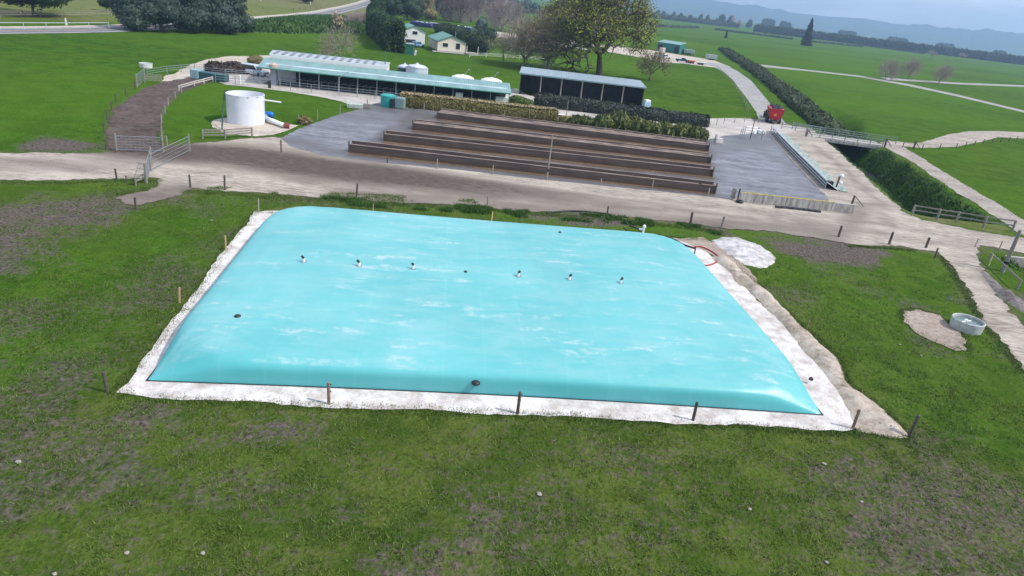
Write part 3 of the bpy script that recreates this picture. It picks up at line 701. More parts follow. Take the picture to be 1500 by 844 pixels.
# poles
def pole(b_, t_, label, r, arm=False, mt=None, extra=0):
    B = P(*b_); h = hgt(b_, t_); o = thing('pole', label, 'pole', B)
    MB().tube([(0, 0, -.4), (0, 0, h*.5), (0, 0, h)], [r*1.15, r, r*.8], 10).build('shaft', mt or POSTG, o)
    c = MB().tube([(0, 0, h*.18), (0, 0, h*.24)], [r*1.3, r*1.3], 10)
    c.build('collar', BLK, o)
    return o, h
pole((801, 263), (811, 197), 'tall thin grey pole standing at the front of the feed pad', .085)
pole((754+60, 178), (815, 160), 'short dark pole with a white box by the gap in the hedges', .10, mt=POSTD)
o, h = pole((1469, 397), (1489, 336), 'thick leaning grey pole at the right by the ditch culvert', .17, mt=OLDTIM)
pole((828, 180), (829, 146), 'thin grey pole between the dry hedge and the flax', .06)
pole((1099, 203), (1104, 173), 'thin dark pole at the far right corner of the feed pad', .07, mt=POSTD)
wb = tag(MB().box((0, 0, .5), (1.1, .7, .9), rz=.1).box((0, 0, .98), (1.25, .85, .08), rz=.1).build('white_cabinet', WPL, bevel=.03), 'white cabinet standing in the gap between dry hedge and flax', 'cabinet'); wb.location = P(820, 177)
bb = tag(MB().lathe((0, 0, 0), [(.2, 0), (.24, .3), (.22, .9), (.2, 1.1)], 12).build('black_drum', BLK), 'upright black drum at the yard rails by the left end of the milking shed', 'drum'); bb.location = P(395, 129)
ww = tag(MB().tube([(0, 0, 0), (0, 0, 1.3)], .14, 10).tube([(0, 0, 1.3), (0, 0, 1.38)], [.17, .12], 10).build('marker_post', WPL), 'white marker post in front of the yard rails left of the shed', 'post'); ww.location = P(352, 124)

# ------------------------------------------------------------------ rails, gates, fences
def railfence(name, label, pts, h, sp=3.0, rails=3, mt=None, r=.035, pr=.06, cat='fence', group=None, pmx=None, mesh=False, closed=False, board=False):
    W = [P(*p) if len(p) == 2 and not isinstance(p, Vector) else Vector(p) for p in pts]
    o = thing(name, label, cat, W[0], 0, group); O = W[0]
    q = [Vector((*a, 0)) for a in densify(W, sp)]
    for p in q:
        m = MB().tube([p-O+Vector((0, 0, -.2)), p-O+Vector((R.gauss(0, .02), R.gauss(0, .02), h))], pr, 6); m.build('post', pmx or mt, o)
    m = MB()
    for k in range(rails):
        z = h*(.93-k*.8/max(1, rails))
        for a, c in zip(q[:-1], q[1:]):
            a_ = a-O+Vector((0, 0, z)); c_ = c-O+Vector((0, 0, z+R.gauss(0, .01)))
            if board:
                d = c_-a_; m.box((a_+c_)/2, (d.length+.02, .05, .14), rz=math.atan2(d.y, d.x))
            else: m.tube([a_, c_], r, 5)
    m.build('rails', mt, o)
    return o
def gate(name, label, a, c, h, mt=STEEL, lift=.12, n=5, mesh=True, droop=0, group=None, posts=True):
    A = P(*a); C = P(*c); o = thing(name, label, 'gate', A, math.atan2(C.y-A.y, C.x-A.x), group); L = (C-A).length
    m = MB().tube([(0, 0, lift), (0, 0, lift+h)], .028, 6).tube([(L, 0, lift-droop), (L, 0, lift+h-droop)], .028, 6).tube([(0, 0, lift+h), (L, 0, lift+h-droop)], .03, 6).tube([(0, 0, lift), (L, 0, lift-droop)], .03, 6)
    m.build('frame', mt, o)
    m = MB()
    for k in range(1, n): z = lift+h*k/n; m.tube([(0, 0, z), (L, 0, z-droop)], .016, 4)
    if mesh:
        k = int(L/.35)
        for i in range(1, k): x = L*i/k; m.tube([(x, 0, lift), (x, 0, lift+h-droop*x/L)], .012, 4)
    m.build('bars', mt, o)
    if posts:
        for x in (-.12, L+.12): MB().tube([(x, 0, -.2), (x, 0, h+.35)], .10, 8).build('gate_post', OLDTIM, o)
    return o
gate('farm_gate', 'closed galvanised mesh gate across the bottom of the curved dirt race', (173, 221), (237, 223), 1.3)
gate('farm_gate', 'open galvanised gate standing out over the track by the race', (277, 222), (222, 250), 1.35, mesh=False, n=4)
gate('farm_gate', 'narrow steel gate at the tip of the grass strip left of the track junction', (222, 243), (215, 268), 1.35, n=5)
gate('farm_gate', 'steel gate at the top of the paddock on the left of the race', (201, 128), (212, 118), 1.5, n=5)
railfence('timber_rails', 'short stretch of timber rails beside the upper left steel gate', [(212, 121), (236, 122)], 1.2, 2.2, 4, OLDTIM, board=True, pr=.08)
railfence('pipe_rails', 'row of thin pipe rails behind the top of the dirt race', [(216, 113), (245, 108), (285, 104), (300, 106)], 1.2, 3, 3, STEEL)
railfence('race_rail', 'pale concrete kerb rail along the inside of the top of the race', [(262, 133), (285, 126), (312, 119)], .7, 3, 2, pm('pale_rail', (.5, .45, .42), .8), board=True, pr=.08)
railfence('yard_rails', 'long galvanised rails in front of the milking shed and its yard', [(316, 121), (345, 124), (395, 129), (456, 136), (497, 140), (549, 145), (596, 151)], 1.35, 2.6, 3, STEEL, r=.03, pr=.05)
railfence('yard_rails', 'galvanised holding pen rails left of the milking shed', [(300, 112), (330, 115), (372, 117), (400, 120)], 1.5, 2.4, 4, STEEL, r=.03, pr=.06)
railfence('race_fence', 'low post and wire fence along the outside of the curved dirt race', [(156, 219), (153, 195), (157, 175), (170, 150), (198, 131)], 1.0, 4.5, 3, POSTD, r=.008, pr=.07)
railfence('race_fence', 'low post and wire fence along the inside of the curved dirt race', [(245, 214), (237, 200), (237, 180), (247, 155), (266, 136)], 1.0, 4.5, 3, POSTG, r=.008, pr=.07)
railfence('tank_rails', 'weathered timber rail barrier in front of the white tank', [(297, 203), (330, 203), (369, 200)], 1.0, 3.2, 3, OLDTIM, board=True, pr=.09)
railfence('broken_rails', 'pale broken timber rail leaning at the end of the grass strip', [(199, 272), (213, 266)], .7, 3, 2, OLDTIM, board=True, pr=.07)
railfence('wire_fence', 'slack wire fence on the grass strip left of the gates', [(171, 263), (185, 268), (199, 272)], .6, 2, 2, POSTD, r=.01, pr=.05)
railfence('timber_fence', 'grey timber rail fence between the lane and the grassy ditch', [(1335, 316), (1372, 322), (1400, 326), (1440, 333), (1482, 339)], 1.25, 5.2, 2, OLDTIM, board=True, pr=.12)
railfence('culvert_rail', 'grey timber guard rail beside the dark culvert at the right edge', [(1448, 382), (1490, 423)], .8, 3, 1, OLDTIM, board=True, pr=.09)
railfence('wire_fence', 'thin wire fence on the verge left of the leaning grey pole', [(1428, 362), (1463, 366)], .9, 3.2, 2, POSTG, r=.01, pr=.05)
railfence('race_rails', 'tall dark rails closing the far end of the crossing by the red wagon', [(1160, 189), (1200, 196)], 1.3, 3, 3, STEEL, pr=.09)
railfence('wire_fence', 'post and wire fence along the near side of the curved side track', [(1322, 216), (1350, 220), (1400, 218), (1440, 211), (1500, 205), (1560, 204)], 1.0, 4.5, 2, POSTD, r=.01, pr=.07)
railfence('wire_fence', 'post and wire fence across the yard behind the flax bushes', [(1038, 186), (1060, 181), (1090, 179), (1110, 181)], 1.0, 3.5, 3, POSTG, r=.012, pr=.06)
railfence('wire_fence', 'thin fence along the left side of the concrete lane', [(1050, 100), (1070, 118), (1086, 142), (1096, 165)], 1.0, 6, 3, POSTG, r=.01, pr=.07)
railfence('pen_rails', 'small pipe pen at the far right corner of the feed pad', [(1083, 203), (1090, 198), (1108, 199), (1115, 204)], 1.5, 1.8, 3, STEEL, pr=.05)
railfence('garden_fence', 'white and timber fence to the right of the cream house', [(688, 84), (712, 84), (740, 86), (800, 90)], 1.2, 4, 3, WPL, r=.03, pr=.07)
railfence('roadside_fence', 'timber fence beyond the country road at the top left', [(-60, 28), (0, 26), (60, 25.5), (120, 25), (182, 22)], 1.5, 5, 3, OLDTIM, board=True, pr=.10)
railfence('guard_rail', 'white topped guard rail along the near side of the country road', [(-60, 44), (0, 43.5), (100, 43), (160, 42)], 1.4, 3.6, 1, pm('rail_white', (.42, .44, .48), .6), board=True, pr=.07)
railfence('hillside_fence', 'dark wire fence running over the rough slope beyond the road', [(355, 8), (385, 14), (430, 16), (470, 12)], 1.1, 9, 2, POSTD, r=.02, pr=.09)
# roadside white markers
for i, (b_, lb) in enumerate([((97, 37), 'white marker peg beyond the road, the one nearest the dark round tree'), ((382, 1), 'white peg high on the slope right of the conifer clump'), ((455, 7), 'white marker beside the top of the road bend'), ((434, 27), 'white peg on the bank above the long grass')]):
    o = thing('marker_peg', lb, 'marker peg', P(*b_), 0, 'white pegs beside the country road')
    MB().box((0, 0, .7), (.25, .2, 1.5)).build('shaft', WPL, o); MB().box((0, 0, 1.55), (.28, .22, .2)).build('cap', pm('peg_cap', (.5, .2, .1), .6), o)

# calf rail with netting on the right edge of the feed pad
A = P(1208, 277); B2 = P(1127, 192); d = (B2-A); Ld = d.length; rz = math.atan2(d.y, d.x)
o = thing('feed_rail', 'long pale pipe rail with green netting along the right edge of the feed pad', 'feed rail', A, rz)
m = MB()
for z, rr, yo in ((1.0, .10, 0), (.62, .05, 0), (.3, .05, 0)): m.tube([(0, yo, z), (Ld*.5, yo+.1, z), (Ld-3, yo, z), (Ld-.8, yo-.5, z), (Ld, yo-1.6, z)], rr, 7)
m.build('rails', pm('rail_pale', (.45, .50, .56), .4, .1, metal=.3), o)
kk = int(Ld/1.8)
for i in range(kk+1):
    x = i*Ld/kk*.97; MB().tube([(x, 0, 0), (x, 0, 1.1)], .07, 6).build('post', STEEL, o)
    if i % 2 == 0: MB().tube([(x, 0, .9), (x, -1.6, .05)], .045, 5).build('stay', STEEL, o)
mt, nt, b = nmat('green_netting'); t = NT(nt); n_ = t.noise(t.coords('Object'), 1.1, 5, .7)
t.l(t.mix(t.ramp(n_, [(.38, 0), (.62, 1)]), (.36, .36, .33), (.15, .235, .205)), b.inputs['Base Color']); b.inputs['Roughness'].default_value = .8
nv = 40; vs = []; 
for i in range(nv+1):
    x = Ld*i/nv*.98
    for j in range(7):
        yy = -.15-j*.42; zn = max(.04, .75*(1-j/5.0)**2*(j < 5))+R.random()*.10
        vs.append((x, yy*(1+.10*math.sin(i*.9))+R.gauss(0, .12)*(j > 4), zn))
MB().add(vs, [(i*7+j, i*7+j+1, (i+1)*7+j+1, (i+1)*7+j) for i in range(nv) for j in range(6)]).build('netting', mt, o)

# ------------------------------------------------------------------ feed bunks
mt, nt, b = nmat('bunk_wall'); t = NT(nt); oc = t.coords('Object'); sx = t.n('ShaderNodeSeparateXYZ'); t.l(oc, sx.inputs[0])
n1 = t.noise(t.mapping(oc, (.25, 1, 1.6)), 1.6, 5, .65); n2 = t.noise(oc, 1.0, 4, .6)
c = t.mix(t.ramp(n1, [(.35, 0), (.65, 1)]), (.060, .043, .040), (.120, .086, .078))
low = t.math('MULTIPLY', t.ramp(t.math('ADD', sx.outputs[2], t.math('MULTIPLY', n2, .35)), [(.28, 1), (.62, 0)]), .75)
c = t.mix(low, c, (.080, .043, .024)); t.l(c, b.inputs['Base Color']); b.inputs['Roughness'].default_value = .9
t.bump(n1, .4, .05, b); BUNK = mt
mt, nt, b = nmat('bunk_feed'); t = NT(nt); oc = t.coords('Object')
n1 = t.noise(t.mapping(oc, (.35, 1.8, 1), (0, 0, .25)), 1.3, 5, .6)
c = t.mix(t.ramp(n1, [(.44, 0), (.58, 1)]), (.050, .037, .036), (.27, .195, .16)); t.l(c, b.inputs['Base Color']); b.inputs['Roughness'].default_value = 1; t.bump(n1, .6, .1, b)
FEED = mt; RIM = pm('bunk_rim', (.26, .195, .165), .9, .45, .8, streak=(.5, 1, 1))
for a, c, wd, lb in [((511, 223), (1047, 284), 1.3, 'feed bunk nearest the farm track, the longest of the four'), ((562, 207), (1043, 259), 1.4, 'feed bunk second from the farm track'),
                     ((604, 190), (1040, 240), 1.9, 'feed bunk third from the farm track'), ((640, 174), (1037, 222), 2.9, 'rearmost and widest feed bunk, close to the dry hedge and flax')]:
    A = P(*a); C = P(*c); L = (C-A).length; o = thing('feed_bunk', 'brown '+lb, 'feed bunk', A, math.atan2(C.y-A.y, C.x-A.x), 'long feed bunks on the feed pad'); hh = .84
    MB().box((L/2, .09, hh/2), (L, .18, hh)).build('front_wall', BUNK, o, bevel=.02)
    MB().box((L/2, wd, hh*.60), (L, .16, hh*1.20)).build('back_wall', BUNK, o, bevel=.02); MB().box((L/2, wd, hh*1.20+.02), (L-.1, .18, .05)).build('back_rim', RIM, o)
    for x in (.07, L-.07): MB().box((x, wd/2+.09, hh*.47), (.16, wd-.20, hh*.94)).build('end_wall', BUNK, o)
    MB().box((L/2, wd/2+.09, hh*.36), (L-.3, wd-.21, .1)).build('feed_layer', FEED, o) if wd < 1.8 else MB().box((L/2, wd/2+.09, hh*.93), (L-.3, wd-.21, .2)).build('feed_layer', FEED, o)
    r_ = MB(); x = 0
    while x < L:
        s_ = R.uniform(2.5, 4.2); r_.box((x+s_/2, .09+R.gauss(0, .012), hh+.035), (min(s_, L-x)-.03, .20, .07), rx=R.gauss(0, .03)); x += s_
    r_.build('rim_boards', RIM, o)
    for x in (0.0, L): MB().box((x, -.02, .62), (.12, .14, 1.25)).build('end_post', POSTD, o)
SLUR = groundmat('manure', (.070, .045, .028), (.150, .100, .066), s1=1.8, bumpk=.5, rough=.8)
for a, c, wd_ in (((511, 223), (1047, 284), 1.0), ((562, 207), (1043, 259), 1.3), ((604, 190), (1040, 240), 1.4), ((640, 174), (1037, 222), 1.4)):
    A = P(*a); C = P(*c); d_ = (C-A).normalized(); n_ = Vector((d_.y, -d_.x, 0)); A = A-n_*.1; C = C-n_*.1
    sheet('mud_strip', [tuple(A[:2]), tuple(C[:2]), tuple((C+n_*wd_)[:2]), tuple((A+n_*wd_)[:2])], SLUR, .018, jag=.22, world=True)
MOSS = pm('moss_cap', (.36, .30, .06), .95, .35, 2)
mt, nt, b = nmat('stained_concrete'); t = NT(nt); oc = t.coords('Object')
n1 = t.noise(t.mapping(oc, (2.2, 2.2, .35)), 1.4, 5, .7); c = t.mix(t.ramp(n1, [(.38, 0), (.62, 1)]), (.22, .20, .18), (.47, .44, .41)); t.l(c, b.inputs['Base Color']); b.inputs['Roughness'].default_value = .9; SCON = mt
A = P(1082, 295); C = P(1249, 313); L = (C-A).length
o = thing('concrete_wall', 'low stained concrete wall with yellow moss along its top', 'wall', A, math.atan2(C.y-A.y, C.x-A.x))
k = 5
for i in range(k): MB().box((L*(i+.5)/k, 0, .5), (L/k-.03, .28, 1.0)).build('panel', SCON, o, bevel=.02)
MB().box((L*.42, 0, 1.02), (L*.8, .27, .05)).build('moss', MOSS, o)
tag(MB().lathe((0, 0, 0), [(.25, 0), (.38, .05), (.4, .14), (.38, .24), (.22, .26), (.22, .2)], 18, capt=False).build('tyre', BLK, smooth=True), 'black tyre lying against the left end of the mossy wall', 'tyre').location = P(1083, 297)
o = thing('black_post', 'black post with a pale box at the left end of the mossy wall', 'post', P(1080, 294)); MB().tube([(0, 0, 0), (0, 0, 1.35)], .08, 8).build('shaft', BLK, o); MB().box((-.5, .2, .7), (.35, .3, 1.1)).build('box', OLDTIM, o)
m = MB(); 
for i in range(8):
    x = i*.62; m.box((x, R.gauss(0, .06), .12), (.55, .35, .2), rz=R.gauss(0, .2))
q = tag(m.build('rubble_row', pm('dark_rubble', (.05, .05, .055), .95)), 'row of dark rubble lying at the foot of the mossy wall', 'rubble'); q.location = P(1139, 304.5); q.rotation_euler.z = math.atan2(C.y-A.y, C.x-A.x)
o = thing('pump_unit', 'dark pump box and post with two white caps beside the green netting', 'pump', P(1213, 275)); MB().box((0, 0, .45), (.8, .6, .8), rx=.1).build('housing', BLK, o, bevel=.04); MB().tube([(.95, 0, 0), (1.0, 0, 1.55)], .11, 8).build('post', POSTD, o)
MB().lathe((1.25, 0, 1.45), [(.05, 0), (.22, .05), (.26, .2), (.15, .38)], 12).build('cap', WPL, o, smooth=True); MB().lathe((1.35, 0, .65), [(.05, 0), (.2, .05), (.24, .2), (.1, .3)], 12).build('cap', WPL, o, smooth=True)
o = thing('broken_post', 'dark broken post with a fallen rail at the right end of the mossy wall', 'post', P(1247, 301)); MB().tube([(0, 0, 0), (.05, 0, 1.15)], .12, 8).build('shaft', POSTD, o); MB().tube([(.1, 0, 1.1), (1.15, -.5, .15)], .06, 6).build('rail', TIM, o)
o = thing('wash_stand', 'white trough and pipe stand at the far right corner of the feed pad', 'trough', P(1113, 196), .3)
MB().box((0, 0, .55), (1.5, .8, .25)).build('basin', WPL, o, bevel=.04); [MB().tube([(x, y, 0), (x, y, .5)], .05, 6).build('leg', STEEL, o) for x in (-.6, .6) for y in (-.3, .3)]; MB().box((-1.2, 0, .25), (.8, .7, .5), rz=.4).build('block', WPL, o)
o = thing('wash_stand', 'white concrete block stand beside the right end of the flax bushes', 'block', P(1052, 209), .2)
MB().box((0, 0, .35), (1.3, .9, .7), taper=.8).build('block', pm('pale_block', (.5, .47, .45), .9), o, bevel=.04); MB().box((-.5, 0, .9), (.25, .4, .7)).build('upright', pm('pale_block', (.5, .47, .45)), o)

# ------------------------------------------------------------------ round trough, gear round the pad
o = thing('water_trough', 'round grey concrete water trough in the grass on the right', 'water trough', P(1414, 481))
MB().lathe((0, 0, 0), [(.98, -.05), (1.02, .30), (1.04, .66), (.99, .70), (.93, .66), (.90, .30), (.0, .28)], 40, capb=False, capt=False).build('wall', pm('trough_concrete', (.40, .42, .40), .85, .25, 3), o, smooth=False)
w_ = nmat('trough_water'); w_[2].inputs['Base Color'].default_value = (.12, .17, .18, 1); w_[2].inputs['Roughness'].default_value = .05
MB().lathe((0, 0, .48), [(.915, 0)], 32, capb=False).build('water', w_[0], o)
MB().tube([(-.5, -.1, .50), (.3, .2, .52)], .05, 6).lathe((-.1, .1, .5), [(.03, 0), (.12, .05), (.12, .12), (.03, .16)], 10).build('float_valve', WPL, o)
o = thing('water_trough', 'small pale trough on the bright paddock above the dirt race', 'water trough', P(214, 99)); MB().lathe((0, 0, 0), [(.95, 0), (1.0, .7), (.9, .72), (.86, .4), (0, .38)], 28, capb=False, capt=False).build('wall', pm('trough_pale', (.55, .55, .54), .8), o)
MB().lathe((0, 0, .55), [(.88, 0)], 24, capb=False).build('water', w_[0], o)
o = thing('water_trough', 'low grey trough at the right tip of the grass triangle', 'water trough', P(520, 158), .2); MB().box((0, 0, .3), (2.2, 1.2, .6), taper=1.04).build('wall', pm('trough_concrete', (.40, .42, .40)), o, bevel=.04); MB().box((1.7, .3, .35), (1.1, .5, .6)).build('float_box', OLDTIM, o)
# valve pipework behind the bladder
o = thing('pipework', 'white upright valve pipe with a horizontal white pipe behind the bladder', 'pipework', P(940, 350))
MB().tube([(0, 0, 0), (.02, 0, 1.0)], .075, 10).lathe((.02, 0, 1.0), [(.1, 0), (.15, .08), (.12, .2), (.05, .26)], 12).box((-.2, 0, .85), (.35, .12, .12)).build('riser', WPL, o)
q = P(891, 345)-P(940, 350); MB().tube([(q.x, q.y, .14), (q.x*.3, q.y*.3, .14), (0, 0, .14)], .10, 10).lathe((q.x+.2, q.y, .02), [(.16, 0), (.2, .1), (.16, .3)], 12).box((q.x*.6, q.y*.6, .16), (.5, .3, .3)).build('horizontal_pipe', WPL, o)
def hose(name, label, px, r, mt, z=.06, w=False):
    p = catmull([tuple(P(*a, z)) for a in px], 6); return tag(MB().tube(p, r, 8).build(name, mt, smooth=True), label, 'hose')
hose('black_hose', 'thick black hose running from the white pipework round the back right corner', [(925, 342), (945, 346), (968, 347), (985, 350), (1000, 358), (1018, 364)], .09, BLK)
o = hose('black_hose', 'short black hose arching over the white pipe behind the bladder', [(913, 334), (922, 341), (928, 350)], .06, BLK, .2)
o = hose('black_hose', 'dark hose hooked onto the white valve pipe', [(922, 331), (934, 335), (940, 342)], .07, BLK, .3)
hose('black_pipe', 'long black pipe lying on the verge of the farm track', [(800, 312), (830, 309), (860, 310), (895, 314)], .07, BLK)
hose('red_hose', 'dark red hose curved in an arc on the sandy bank', [(1014, 363), (1024, 361), (1036, 365), (1048, 372), (1053, 379), (1046, 386), (1034, 389), (1026, 386)], .065, pm('red_rubber', (.35, .03, .04), .5))
post((1017, 373), (1018, 361), 'short black peg beside the red hose', 'stake', BLK, .05, None, False, 'stake')
post((1449, 389), (1451, 372), 'pale yellow pointed stake on the verge by the culvert', 'stake', pm('yellow_stake', (.62, .55, .32), .8), .05, None, False, 'stake')
post((1386, 441), (1381, 431), 'thin green standard in the grass above the round trough', 'stake', pm('green_stake', (.05, .22, .14), .7), .03, None, False, 'stake')
# mounds
def mound(name, label, poly, h, mt, cat='heap', jag=.3, ridge=None, kind=None, rough=.25, step=.35):
    pts = G2(poly); xs_, ys_ = zip(*pts); gx_, gy_ = np.meshgrid(np.arange(min(xs_)-.5, max(xs_)+.5, step), np.arange(min(ys_)-.5, max(ys_)+.5, step))
    d = sdist(gx_, gy_, pts)+(fbm(gx_, gy_, 1.6, 6)-.5)*2*jag
    if ridge: rd = pldist(gx_, gy_, G2(ridge[0])); prof = np.clip(1-rd/ridge[1], 0, 1)**1.2
    else: prof = sstep(0, max(.5, d.max()*.8), d)
    z = h*prof*sstep(0, .5, d)*(1+(fbm(gx_, gy_, .9, 31)-.5)*rough*4)+np.minimum(d, 0)*.6
    z = np.maximum(z, -.25)
    V = np.stack([gx_.ravel(), gy_.ravel(), z.ravel()+.016], 1); i_ = np.arange(V.shape[0]).reshape(gx_.shape)
    Q = np.stack([i_[:-1, :-1].ravel(), i_[:-1, 1:].ravel(), i_[1:, 1:].ravel(), i_[1:, :-1].ravel()], 1)
    ok = (V[Q][:, :, 2] > -.2).any(1); Q = Q[ok]
    us, inv = np.unique(Q, return_inverse=True)
    o = mk(name, npmesh(name, V[us], inv.reshape(-1, 4)), mt, smooth=True)
    if kind: o['kind'] = kind
    else: tag(o, label, cat)
    return o
mound('lime_heap', 'white heap of lime fines beyond the back right corner of the bladder', [(1042, 352), (1060, 347), (1085, 349), (1110, 358), (1132, 374), (1134, 386), (1115, 391), (1090, 386), (1066, 374), (1050, 362)], .24, groundmat('lime_heap', (.30, .27, .27), (.64, .62, .63), bumpk=1.0, s1=1.6, spots=(1.4, .56, (.24, .21, .20)), sd=.12), rough=.6)
BANKM = groundmat('sandy_spoil', (.24, .19, .15), (.50, .43, .37), bumpk=.9, s1=1.6, spots=(1.3, .62, (.10, .085, .07)))
mound('sandy_bank', '', [(1040, 378), (1058, 372), (1070, 380), (1092, 402), (1130, 432), (1172, 476), (1222, 520), (1236, 556), (1290, 598), (1336, 640), (1300, 640), (1254, 626), (1225, 575), (1185, 520), (1130, 455), (1085, 412), (1055, 388)], .30, BANKM, kind='structure', ridge=([(1058, 382), (1090, 414), (1135, 448), (1180, 500), (1230, 550), (1262, 595), (1310, 635)], 1.5), rough=.5)
o = mound('rubble_strip', 'dark strip of loose soil and rubble beside the lane near the culvert', [(1432, 398), (1442, 398), (1470, 420), (1500, 442), (1520, 462), (1500, 458), (1470, 440), (1450, 420)], .25, groundmat('dark_rubble_soil', (.07, .06, .06), (.24, .21, .20), bumpk=1), rough=.6)

# stones in the grass
STN = pm('pale_stone', (.30, .27, .24), .9, .2, 4)
me = None
for i, (px, py) in enumerate([(27, 677), (186, 810), (297, 811), (80, 841), (790, 724), (1208, 680), (1262, 735), (1098, 746), (1211, 824), (1318, 505), (1349, 521), (310, 323)]):
    q = P(px, py)
    pts = []; m = MB(); a = .05+R.random()*.05
    prof = [(.01, -.03), (a*.9, 0), (a, a*.25), (a*.7, a*.5), (.02, a*.6)]
    m.lathe((0, 0, 0), prof, 7); m.v = [(x*R.uniform(.8, 1.5), y*R.uniform(.7, 1.2), z) for x, y, z in m.v]
    o = m.build('stone', STN, smooth=False); o.location = q; o.rotation_euler.z = R.uniform(0, 6)
    tag(o, 'small pale stone lying in the grass of the near paddock' if py > 600 else 'small pale stone on the grass beside the lime pad', 'stone', 'stones in the near grass' if py > 600 else 'stones beside the pad')

def RP(px, py, r):
    d = ray(px, py); h = math.hypot(d[0], d[1]); return Vector((d[0]/h*r, d[1]/h*r, H+d[2]/h*r))
# ------------------------------------------------------------------ white tank group
TANKW = pm('tank_white', (.66, .67, .72), .45, .06, 1.2)
TC = P(361, 179); o = thing('effluent_tank', 'big white open topped round tank on the grass triangle', 'tank', TC)
MB().lathe((0, 0, 0), [(2.12, 0), (2.15, .9), (2.16, 2.0), (2.17, 3.1), (2.19, 3.38), (2.12, 3.38), (2.10, 3.0), (2.08, 1.2), (0, 1.15)], 56, capt=False).build('shell', TANKW, o, smooth=False)
m = MB()
for i in range(12): a = i*PI/6; m.box((2.20*math.cos(a), 2.20*math.sin(a), 3.3), (.08, .14, .08), rz=a)
m.build('rim_lugs', STEEL, o)
q1 = P(412, 150, 2.8)-TC; q0 = Vector((2.1, .2, 2.85)); MB().tube([q0, q1], .085, 8).build('outlet_pipe', WPL, o)
q = P(325, 191)-TC; MB().tube([q, q+(Vector((-2.3, -.5, 3.3))-q)*.5, Vector((-2.3, -.5, 3.3)), Vector((-1.95, -.3, 3.6))], .085, 8).build('filling_hose', pm('hose_dark_green', (.02, .055, .04), .5), o)
q = P(381, 182)-TC; MB().box((q.x, q.y, .65), (.8, .7, 1.3)).build('valve_box', WPL, o, bevel=.05); MB().box((q.x-.55, q.y-.1, .6), (.12, .6, 1.2)).build('valve_box_side', POSTG, o)
o = thing('discharge_pipe', 'fat white pipe with a dark red end running from the white tank', 'pipe', P(388, 178)); a = Vector((0, 0, .45)); c = P(416, 184, .3)-P(388, 178); c2 = P(424, 185, .25)-P(388, 178)
MB().tube([a, c], .27, 14).build('pipe', WPL, o, smooth=True); MB().tube([c, c2], .36, 14).build('end_collar', pm('dark_red', (.16, .035, .035), .6), o); MB().lathe((0, 0, .1), [(.3, 0), (.38, .1), (.38, .6), (.2, .75)], 14).build('coupling', STEEL, o)
o = thing('blue_drum', 'bright blue plastic drum lying behind the fat white pipe', 'drum', P(394, 172)); MB().tube([(-.5, 0, .35), (-.3, 0, .35), (.4, 0, .35), (.55, 0, .35)], [.28, .36, .36, .28], 16).build('drum', pm('blue_plastic', (.01, .14, .55), .4), o, smooth=True)
o = thing('green_tank', 'small turquoise round tank with dark pump box left of the dry hedge', 'tank', P(568, 156)); MB().lathe((0, 0, 0), [(1.05, 0), (1.1, .9), (1.12, 1.65), (.9, 1.78), (.2, 1.85)], 28).build('shell', pm('tank_teal', (.03, .30, .28), .5, .1), o, smooth=False)
MB().box((.85, -1.1, .7), (.45, .5, 1.4)).build('pump_box', BLK, o, bevel=.04); MB().box((1.9, -.3, .8), (1.5, 1.3, 1.6)).build('side_tank', pm('tank_greygreen', (.16, .24, .23), .6), o, bevel=.15)

# ------------------------------------------------------------------ corrugated roofs
def corr(name, col, axis_=0, pitch=.35, rough=.4, streaky=.12):
    mt, nt, b = nmat(name); t = NT(nt); oc = t.coords('Object'); sx = t.n('ShaderNodeSeparateXYZ'); t.l(oc, sx.inputs[0])
    n1 = t.noise(t.mapping(oc, (1, .2, 1)), .8, 5, .6); c = t.mix(t.ramp(n1, [(.3, 0), (.7, 1)]), sc(col, 1-streaky), sc(col, 1+streaky)); t.l(c, b.inputs['Base Color'])
    b.inputs['Roughness'].default_value = rough; b.inputs['Specular IOR Level'].default_value = .5
    s = t.math('SINE', t.math('MULTIPLY', sx.outputs[axis_], 2*PI/pitch)); t.bump(s, .5, .03, b); return mt
RTEAL = corr('roof_teal', (.16, .28, .275), streaky=.22); RGREY = corr('roof_grey', (.36, .39, .43)); RGRN = corr('roof_green', (.055, .22, .16)); RPALE = corr('roof_pale', (.24, .30, .34))
WHITE = pm('white_wall', (.74, .73, .71), .7, .05, 1); CREAM = pm('cream_wall', (.66, .60, .50), .7, .05, 1); DARKIN = pm('dark_interior_shade', (.03, .032, .04), .9, .3)  # last colour: shade of enclosed spaces put into a dark tone
GLASS = pm('window_glass', (.02, .03, .035), .08, .1, spec=.8); GLINE = pm('green_trim', (.03, .17, .12), .5)
A = P(377, 98, 2.7); C = P(749, 137, 2.7); L = (Vector((C.x, C.y))-Vector((A.x, A.y))).length; rz = math.atan2(C.y-A.y, C.x-A.x)
D = thing('milking_shed', 'long low milking shed with a teal roof over steel posts and a white strip behind', 'milking shed', (A.x, A.y, 0), rz)
m = MB(); 
vs = [(0, 0, 2.72), (L, 0, 2.72), (L, 6.5, 3.5), (-.6, 6.5, 3.5), (0, 0, 2.64), (L, 0, 2.64), (L, 6.5, 3.42), (-.6, 6.5, 3.42)]
m.add(vs, [(0, 1, 2, 3), (7, 6, 5, 4), (0, 4, 5, 1), (1, 5, 6, 2), (2, 6, 7, 3), (3, 7, 4, 0)]); m.build('roof', RTEAL, D)
mm = MB(); mm.add([(.6, 2.2, 3.0), (L-.6, 2.2, 3.0), (L-.6, 3.0, 3.093), (.6, 3.0, 3.093)], [(0, 1, 2, 3)])
mm.build('skylight_strip', pm('skylight', (.40, .50, .54), .4, .3, .3), D)
MB().tube([(0, -.08, 2.62), (L, -.08, 2.62)], .10, 6).build('gutter', GLINE, D)
